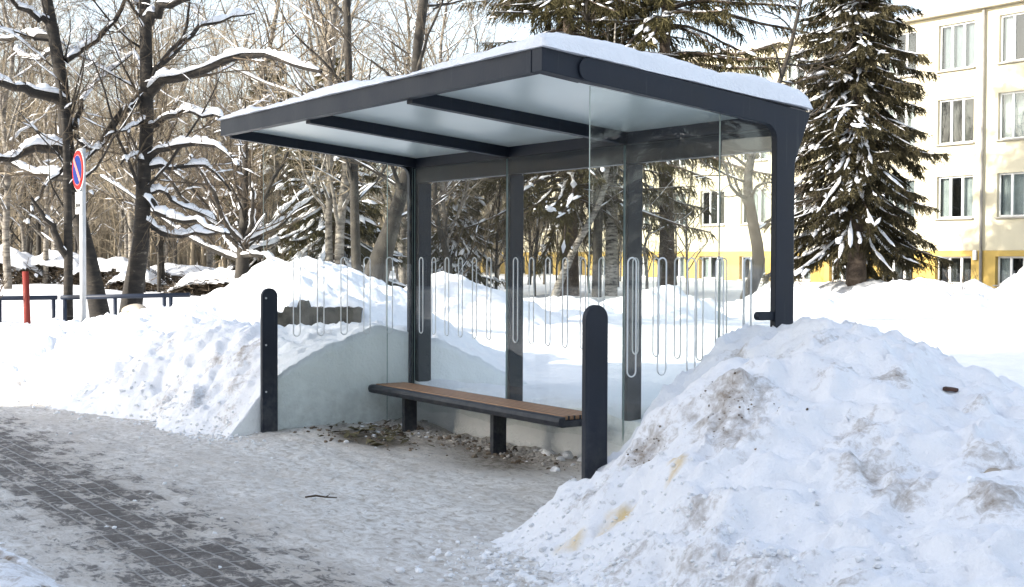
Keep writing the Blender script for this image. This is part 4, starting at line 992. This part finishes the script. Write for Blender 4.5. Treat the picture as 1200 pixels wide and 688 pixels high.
# ------------------------------------------------------------------ woodland behind the railing
protos = []
for i, (H, kind) in enumerate([(11, 0), (12, 1), (9.5, 0), (10.5, 2)]):
    rng = np.random.RandomState(60 + i)
    tk = [[0, 0, 0]] + [[.18 * rng.randn() * k / 4, .18 * rng.randn() * k / 4, H * k / 7] for k in range(1, 8)]
    r0 = (.085, .085, .07, .09)[i]
    acc = bare_tree(rng, tk, [r0 * 1.2, r0, r0 * .9, r0 * .75, r0 * .6, r0 * .42, r0 * .25, .008], n1=30, n2=7, n3=5, n4=2, a1=(28, 62), l1=(.16, .36), t0=.12, trop1=.10, snow=1.2, cover=.5, nside=5, rmin=.006)
    mats = ((BARK_PALE, TWIGL, BSNOW), (BARK_PALE, TWIGL, BSNOW), (BARK_GREY, TWIGL, BSNOW), (BARK_GREY, TWIGL, BSNOW))[i]
    lab = ('slender grey bare tree in the woodland behind the railing', 'pale trunked bare birch in the woodland behind the railing', 'dark thin bare tree in the woodland behind the railing', 'brown twiggy bare tree in the woodland behind the railing')[i]
    protos.append([tree_thing('woodland_tree', acc, mats, lab, 'tree', 'bare trees of the woodland'), False])
def cam_pt(s, d):     # s: sideways ratio, d: distance along the view
    f = (-.8284, .5602); r = (.5602, .8284); return CAM[0] + f[0]*d + r[0]*s*d, CAM[1] + f[1]*d + r[1]*s*d
rng = np.random.RandomState(70)
for k in range(108):
    s = -.42 + .44 * rng.rand() if k < 80 else -.06 + .2 * rng.rand(); d = 31 + 36 * rng.rand()**.9
    if k >= 96: s = -.19 + .16 * rng.rand(); d = 30 + 14 * rng.rand()
    elif s > -.12: d = 38 + 24 * rng.rand()
    x, y = cam_pt(s, d)
    if y > 33.5 and x > -64: continue
    if abs(x + 17.4) < 1.5 and abs(y - 5.4) < 1.5: continue
    p = protos[rng.choice(4, p=[.36, .16, .28, .20])]
    o = p[0] if not p[1] else copy_tree(p[0]); p[1] = True
    hs = (.62 + .42 * rng.rand()) if s < -.2 else (.85 + .3 * rng.rand()) if k >= 96 else (.42 + .28 * rng.rand()) if s < .02 else .5
    o.location = (x, y, float(ground_h(x, y)) - .05); o.rotation_euler.z = rng.rand() * 6.28; w = hs * (.8 + .35 * rng.rand()); o.scale = (w, w, hs)
# the far wood that reads as one mass
def far_wood():
    rng = np.random.RandomState(77); acc = Acc(); N = 900
    s = -.50 + .60 * rng.rand(N); d = 66 + 30 * rng.rand(N); x, y = cam_pt(s, d); g = ground_h(x, y)
    H = np.where(s < -.2, 7 + 4.5 * rng.rand(N), 5.0 + 2.5 * rng.rand(N)); K = 5
    P = np.stack([np.stack([x + rng.randn(N) * .12 * j, y + rng.randn(N) * .12 * j, g - .1 + H * j / (K - 1)], -1) for j in range(K)], 1)
    r = (.05 + .07 * rng.rand(N))[:, None] * np.linspace(1, .2, K)[None]
    ok = ~((y > 33.5) & (x > -64))
    P, r = P[ok], r[ok]
    acc.add(*tubes(P, r, 4))
    Q, rq = grow(P, r, 16, rng, .08, 1, (25, 70), (.12, .3), 4, .1, .2, .5, rmin=.012); acc.add(*tubes(Q, rq, 3))
    Q2, rq2 = grow(Q, rq, 4, rng, .2, 1, (25, 60), (.4, .7), 3, .05, .2, .7, rmin=.010); acc.add(*tubes(Q2, rq2, 3))
    o = link('far_wood', acc.mesh('far_wood', TWIGL, True)); tag(o, 'brown mass of distant bare woodland behind the nearer trees', 'wood', None, 'stuff')
far_wood()

# brush piles and snowy bushes at the woodland edge
def brush(name, x, y, w, dp, h, rot, n, label, cat, seed, snow=True, upright=.25):
    rng = np.random.RandomState(seed); g = float(ground_h(x, y))
    a = rng.rand(n) * 6.28; px = rng.uniform(-w, w, n); py = rng.uniform(-dp, dp, n)
    env = np.sqrt(np.clip(1 - (px / w)**2 * .8, .05, 1)); pz = rng.rand(n) * h * env * .75
    dr = np.stack([np.cos(a), np.sin(a), upright * 2 * rng.rand(n)], -1); dr /= np.linalg.norm(dr, axis=1, keepdims=True)
    L = .25 + .5 * rng.rand(n); P0 = np.stack([px, py, pz], -1)
    P = np.stack([P0 + dr * (L * t)[:, None] + rng.randn(n, 3) * .04 * t for t in (-.5, 0, .5)], 1)
    P[..., 2] = np.clip(P[..., 2], -.1, h * 1.15)
    root = empty(name, (x, y, g), rot, label, cat)
    acc = Acc(); acc.add(*tubes(P, np.full((n, 3), .012) * np.array([1, .9, .5]), 4)); link('branches', acc.mesh('branches', TWIG), root)
    if snow:
        N = 36; u = np.linspace(-1.05, 1.05, N); X, Y = np.meshgrid(u, u, indexing='ij'); dd = np.maximum(np.abs(X)**2.2, Y**2 * .9)
        top = h * (np.sqrt(np.clip(1 - (X)**2 * .8, .02, 1)) * .82 + .16 * fbm(X * 2.5 + seed, Y * 2, 3)) * (1 - .25 * Y**2)
        th = np.clip(.16 * (1 - dd) + .09 * fbm(X * 3 + seed, Y * 3, 3), 0, 1)
        V1 = np.stack([X * w, Y * dp * 1.1, top + th], -1).reshape(-1, 3); V0 = np.stack([X * w, Y * dp * 1.1, top - .02], -1).reshape(-1, 3)
        idx = np.arange(N * N).reshape(N, N); q = np.stack([idx[:-1, :-1], idx[1:, :-1], idx[1:, 1:], idx[:-1, 1:]], -1).reshape(-1, 4)
        keep = (th.ravel()[q] > .012).any(1); q = q[keep]
        V = np.concatenate([V1, V0]); q = np.concatenate([q, q[:, ::-1] + N * N]); V, q = compact(V, q)
        link('snow_cover', mesh_from('snow_cover', V, q, None, [BSNOW], True), root)
    return root
va = math.atan2(.8284, .5602)
brush('brush_pile', -19.6, 5.75, 1.15, .6, .62, va, 900, 'heap of cut grey branches under snow beside the spreading tree', 'brush pile', 81)
brush('brush_pile', -24.6, 5.3, .7, .5, .5, va, 420, 'small dark brush heap seen just right of the second birch trunk', 'brush pile', 82)
for i, (x, y, w, h, lb) in enumerate([(-30.9, 3.0, 1.5, 1.15, 'snow laden bush at the left edge of the woodland'), (-30.2, 4.6, 1.2, .95, 'snow laden bush just behind the thin stem and sign pole'), (-29.0, 6.0, 1.3, .8, 'snow laden bush between the two old birch trunks'), (-31.0, 8.8, 2.0, .7, 'snowy bush behind the small brush heap')]):
    brush('bush', x, y, w, .8, h, va, 700, lb, 'bush', 90 + i, True, .6)
brush('brush_pile', -16.2, 27.2, 1.6, .8, .65, va, 900, 'greyish brush heap beside the big spruce trunk', 'brush pile', 83, False)

# little dry plant in the field
def dry_plant(x, y, h, label, seed):
    rng = np.random.RandomState(seed); acc = Acc()
    P = np.zeros((5, 5, 3)); d = np.stack([rng.randn(5) * .25, rng.randn(5) * .25, np.ones(5)], -1)
    for j in range(1, 5): P[:, j] = P[:, j-1] + d * h / 4 + rng.randn(5, 3) * .02
    r = np.full((5, 5), .012) * np.linspace(1, .4, 5); acc.add(*tubes(P, r, 5)); Q, rq = grow(P, r, 6, rng, .3, 1, (25, 50), (.25, .45), 4, .1, .1, .6, rmin=.005); acc.add(*tubes(Q, rq, 4))
    o = link('dry_plant', acc.mesh('dry_plant', TWIG), None, (x, y, float(ground_h(x, y)))); tag(o, label, 'plant')
dry_plant(-7.6, 18.6, .95, 'thin dry plant standing in the snow before the facade', 3)
dry_plant(-10.0, -1.75, .7, 'dry stalk in the snow by the red post', 6)

# ------------------------------------------------------------------ apartment building
def stucco(name, col):
    m, nt, b = new_mat(name); v = objvec(nt); n = noise(nt, v, .7, 6, .6); n2 = noise(nt, objvec(nt, (1, 1, .12)), 1.6, 6, .6); n3 = noise(nt, v, 45, 3)
    c = mixc(nt, ramp(nt, n, [(.35, 0.0), (.75, .5)]), col, tuple(x * .82 for x in col))
    c = mixc(nt, ramp(nt, n2, [(.58, 0.0), (.8, .35)]), c, tuple(x * .62 for x in col))
    nt.links.new(c, b.inputs['Base Color']); b.inputs['Roughness'].default_value = .9; bump(nt, b, n3, .25, .02); return m
CREAM = stucco('cream_stucco', (.60, .55, .40)); OCHRE = stucco('ochre_stucco', (.52, .36, .10)); CONC = simple('roof_edge', (.40, .36, .28), .85, var=.2)
FRAMEW = simple('white_window_frame', (.78, .78, .76), .4, var=.03); SILL = simple('zinc_sill', (.34, .32, .28), .6, var=.1); INNER = simple('dark_room', (.05, .048, .045), .9, var=.2)
CURT = simple('pale_curtain', (.60, .60, .58), .9, var=.12, vscale=3); CURT2 = simple('grey_curtain', (.30, .31, .32), .9, var=.12, vscale=3)
WGLASS = glass_mat('window_glass', (.80, .84, .84), 1.6)
def facade_mesh(xs_open, zs_open, x0, x1, z0, z1, dep, yfront=0., inner=.34, sgn=1):
    """wall sheet with recessed rectangular openings; the local front faces -y"""
    gx = sorted({x0, x1, *[a for o in xs_open for a in o]}); gz = sorted({z0, z1, *[a for o in zs_open for a in o]})
    V, Q, M = [], [], []
    def quad(pts, m):
        b = len(V); V.extend(pts); Q.append([b, b+1, b+2, b+3]); M.append(m)
    ox, oz = set(xs_open), set(zs_open)
    for i in range(len(gx) - 1):
        for j in range(len(gz) - 1):
            a, b, c, d = gx[i], gx[i+1], gz[j], gz[j+1]
            if (a, b) in ox and (c, d) in oz:
                y0, y1 = yfront, yfront + dep
                quad([(a, y0, c), (a, y0, d), (a, y1, d), (a, y1, c)], 0); quad([(b, y0, d), (b, y0, c), (b, y1, c), (b, y1, d)], 0)
                quad([(a, y0, d), (b, y0, d), (b, y1, d), (a, y1, d)], 0); quad([(b, y0, c), (a, y0, c), (a, y1, c), (b, y1, c)], 0)
                y2 = y1 + inner
                quad([(a, y2, c), (b, y2, c), (b, y2, d), (a, y2, d)], 1)
                quad([(a, y1, c), (a, y1, d), (a, y2, d), (a, y2, c)], 1); quad([(b, y1, d), (b, y1, c), (b, y2, c), (b, y2, d)], 1)
                quad([(a, y1, d), (b, y1, d), (b, y2, d), (a, y2, d)], 1); quad([(b, y1, c), (a, y1, c), (a, y2, c), (b, y2, c)], 1)
            else:
                quad([(a, yfront, c), (b, yfront, c), (b, yfront, d), (a, yfront, d)], 0)
    return V, Q, M
def window_mesh(w, h, split):
    f = MB(); t = .065
    f.box(-w/2, -w/2 + t, -.03, .03, 0, h); f.box(w/2 - t, w/2, -.03, .03, 0, h); f.box(-w/2 + t, w/2 - t, -.03, .03, 0, t); f.box(-w/2 + t, w/2 - t, -.03, .03, h - t, h)
    for s in split: f.box(-w/2 + w*s - .05, -w/2 + w*s + .05, -.032, .032, t, h - t)
    return f
YB = 36.0; PITCH = 2.715; XC0 = -21.15; COLS = list(range(-13, 7))
bld = empty('apartment_building', (XC0, YB, 0), 0, 'long cream apartment block with ochre ground floor behind the trees', 'building')
cent = [k * PITCH for k in COLS]; XL, XR = cent[0] - 2.2, cent[-1] + 2.2; WW = 1.66
xo = [(round(c - WW/2, 4), round(c + WW/2, 4)) for c in cent]
rows = [(3.23, 4.86), (6.10, 7.84), (8.95, 10.72)]; grow_ = (.70, 1.76); DEP = .20
V, Q, M = facade_mesh(xo, rows, XL, XR, 1.985, 11.05, DEP); 
b0 = len(V); V += [(XL, 0, -.3), (XL, 12, -.3), (XL, 12, 11.05), (XL, 0, 11.05), (XR, 0, -.3), (XR, 0, 11.05), (XR, 12, 11.05), (XR, 12, -.3), (XL, 12, -.3), (XR, 12, -.3), (XR, 12, 11.05), (XL, 12, 11.05)]
Q += [[b0+3, b0+2, b0+1, b0], [b0+7, b0+6, b0+5, b0+4], [b0+8, b0+11, b0+10, b0+9]]; M += [0, 0, 0]
link('wall', mesh_from('wall', V, Q, None, [CREAM, INNER], False, qmat=M), bld)
V, Q, M = facade_mesh(xo, [grow_], XL - .01, XR + .01, -.3, 1.95, DEP + .05, -.05)
V += [(XL-.01, -.05, 1.95), (XR+.01, -.05, 1.95), (XR+.01, .0, 1.983), (XL-.01, .0, 1.983)]; Q.append([len(V)-4, len(V)-3, len(V)-2, len(V)-1]); M.append(0)
link('ground_floor_wall', mesh_from('ground_floor_wall', V, Q, None, [OCHRE, INNER], False, qmat=M), bld)
m = MB(); m.box(XL - .15, XR + .15, -.30, 12.2, 11.06, 11.24, .01); rf = m.build('roof', CONC, bld)
m = MB(); m.box(XL - .12, XR + .12, -.26, 12.1, 11.242, 11.36, .04); m.build('snow_cover', SNOW, rf)
m = MB(); m.tube([(1.3, -.12, .3), (1.3, -.12, 11.0)], .06, 10); m.build('downpipe', metal_mat('pipe_grey', (.25, .24, .22), .5), bld)
m = MB(); m.box(.95, 1.12, -.16, -.055, 1.62, 2.0, .03); m.build('wall_lamp', FRAMEW, bld)
rng = random.Random(5)
win_up = None
def make_window(w, h, name='window'):
    f = window_mesh(w, h, (.34, .67)).build(name, FRAMEW, bld)
    p = MB(); p.box(-w/2 + .06, w/2 - .06, -.006, .006, .06, h - .06); p.build('pane', WGLASS, f)
    s = MB(); s.box(-w/2 - .06, w/2 + .06, -.27, -.035, -.06, -.005, .005); s.build('sill', SILL, f)
    return f
def curtain_mesh(x0, x1, h, mat):
    n = 40; xs = np.linspace(x0, x1, n); y = .14 + .012 * np.sin(np.arange(n) * 1.1); V = []; 
    for x, yy in zip(xs, y): V += [(x, yy, .05), (x, yy, h - .05)]
    return mesh_from('curtain', V, [[2*i, 2*i+2, 2*i+3, 2*i+1] for i in range(n-1)], None, [mat], True)
cm = {}
for ri, (z0, z1) in enumerate(rows + [grow_]):
    h = z1 - z0; proto = None
    cs = [curtain_mesh(-.80, -.30, h, CURT), curtain_mesh(.25, .80, h, CURT), curtain_mesh(-.8, .8, h, CURT2), curtain_mesh(-.25, .25, h, CURT), curtain_mesh(-.8, .8, h, CURT)]
    yy = DEP - .05 if ri < 3 else DEP - .05
    for c in cent:
        if proto is None: o = proto = make_window(WW - .01, h - .005)
        else: o = copy_tree(proto)
        o.location = (c, yy, z0 + .003)
        for ch in [x for x in o.children if x.name.startswith('curtain')]: bpy.data.objects.remove(ch)
    for o in [x for x in bld.children if x.name.startswith('window') and abs(x.location.z - z0 - .003) < .01]:
        k = rng.random()
        for me in ([cs[0], cs[1]] if k < .35 else [cs[2]] if k < .5 else [cs[4]] if k < .72 else [cs[0]] if k < .85 else []):
            link('curtain', me, o)

# neighbouring block across the street: it throws the shade over the stop
ob = empty('office_building', (-7.6, -21.0, 0), 0, 'plain grey four storey block across the street behind the viewer', 'building')
W2, H2 = 46, 13.6
xo2 = [(round(1.6 + 3.1*k, 3), round(3.2 + 3.1*k, 3)) for k in range(14)]; zo2 = [(1.2 + 3.2*k, 2.8 + 3.2*k) for k in range(4)]
V, Q, M = facade_mesh(xo2, zo2, 0, W2, -.2, H2, .15)
V = [(x, -y, z) for x, y, z in V]; Q = [q_[::-1] for q_ in Q]
b0 = len(V); V += [(0, 0, -.2), (0, -12, -.2), (0, -12, H2), (0, 0, H2), (W2, 0, -.2), (W2, 0, H2), (W2, -12, H2), (W2, -12, -.2), (0, -12, H2), (W2, -12, H2), (0, -12, -.2), (W2, -12, -.2)]
Q += [[b0, b0+1, b0+2, b0+3], [b0+4, b0+5, b0+6, b0+7], [b0+3, b0+2, b0+9, b0+5], [b0+10, b0+11, b0+9, b0+8]]; M += [0, 0, 0, 0]
link('wall', mesh_from('wall', V, Q, None, [stucco('grey_stucco', (.42, .40, .36)), INNER], False, qmat=M), ob)

# unseen hall at left and spruces at right, added to darken the pane reflections
ob3 = empty('reflection_blocker', (-46.0, -20.0, 0), 0, 'added unseen low brown hall that darkens the back pane reflections', 'building')
m = MB(); m.box(-22, 14, -14, 0, -.2, 8.5); m.build('wall', stucco('brown_stucco', (.20, .16, .12)), ob3)
m = MB(); m.prism([(.6, 8.5), (-14.6, 8.5), (-7, 12)], 0, -22.5, 14.5); m.build('roof', SNOW, ob3)
for i, (x, y, rz) in enumerate([(34, 12, .4), (40, 19, 1.9), (37, 27, 3.3), (28, 33, 4.6)]):
    c = copy_tree(sB); c.location = (x, y, .3); c.rotation_euler.z = rz; c['label'] = 'added unseen spruce that darkens the right pane reflections'; c['group'] = 'added reflection spruces'

# ------------------------------------------------------------------ light, sky, camera
SUN_EL = 22.0; D = np.array([.22, .975]); D /= np.linalg.norm(D)
w = bpy.data.worlds.new('World'); scene.world = w; w.use_nodes = True; nt = w.node_tree
sky = nt.nodes.new('ShaderNodeTexSky'); sky.sky_type = 'NISHITA'; sky.sun_disc = False
sky.sun_elevation = R(SUN_EL); sky.sun_rotation = math.atan2(-D[0], -D[1]); sky.air_density = 1.0; sky.dust_density = 2.0; sky.ozone_density = 1.0
bg = nt.nodes['Background']; bg.inputs[1].default_value = .15; hs = nt.nodes.new('ShaderNodeHueSaturation'); hs.inputs['Saturation'].default_value = .62; hs.inputs['Value'].default_value = 1.12
nt.links.new(sky.outputs[0], hs.inputs['Color']); nt.links.new(hs.outputs[0], bg.inputs[0])
sl = bpy.data.lights.new('sun', 'SUN'); sl.energy = 3.9; sl.angle = R(.5); sl.color = (1, .93, .82)
so = bpy.data.objects.new('sun', sl); COL.objects.link(so)
dv = Vector((D[0] * math.cos(R(SUN_EL)), D[1] * math.cos(R(SUN_EL)), -math.sin(R(SUN_EL))))
so.rotation_euler = dv.to_track_quat('-Z', 'Y').to_euler()

cd = bpy.data.cameras.new('camera'); co = bpy.data.objects.new('camera', cd); COL.objects.link(co); scene.camera = co
cd.sensor_width = 36; cd.lens = 1525.24 / 1200 * 36; cd.clip_end = 1500; cd.clip_start = .05
yaw, pitch, roll = -.9764, -.0266, .0038
fwd = Vector((math.sin(yaw) * math.cos(pitch), math.cos(yaw) * math.cos(pitch), math.sin(pitch)))
right = Vector((math.cos(yaw), -math.sin(yaw), 0)); up = right.cross(fwd)
r2 = right * math.cos(roll) - up * math.sin(roll) * -1; u2 = up * math.cos(roll) - right * math.sin(roll)
mat = Matrix((( r2.x, u2.x, -fwd.x, CAM[0]), (r2.y, u2.y, -fwd.y, CAM[1]), (r2.z, u2.z, -fwd.z, CAM[2]), (0, 0, 0, 1)))
co.matrix_world = mat

vs = scene.view_settings; vs.view_transform = 'Standard'; vs.look = 'None'; vs.exposure = 1.42; vs.gamma = 1; vs.use_curve_mapping = False
cy = scene.cycles
cy.max_bounces = 8; cy.diffuse_bounces = 3; cy.glossy_bounces = 3; cy.transmission_bounces = 4; cy.transparent_max_bounces = 24
cy.use_denoising = True; cy.caustics_reflective = False; cy.caustics_refractive = False; cy.sample_clamp_indirect = 6
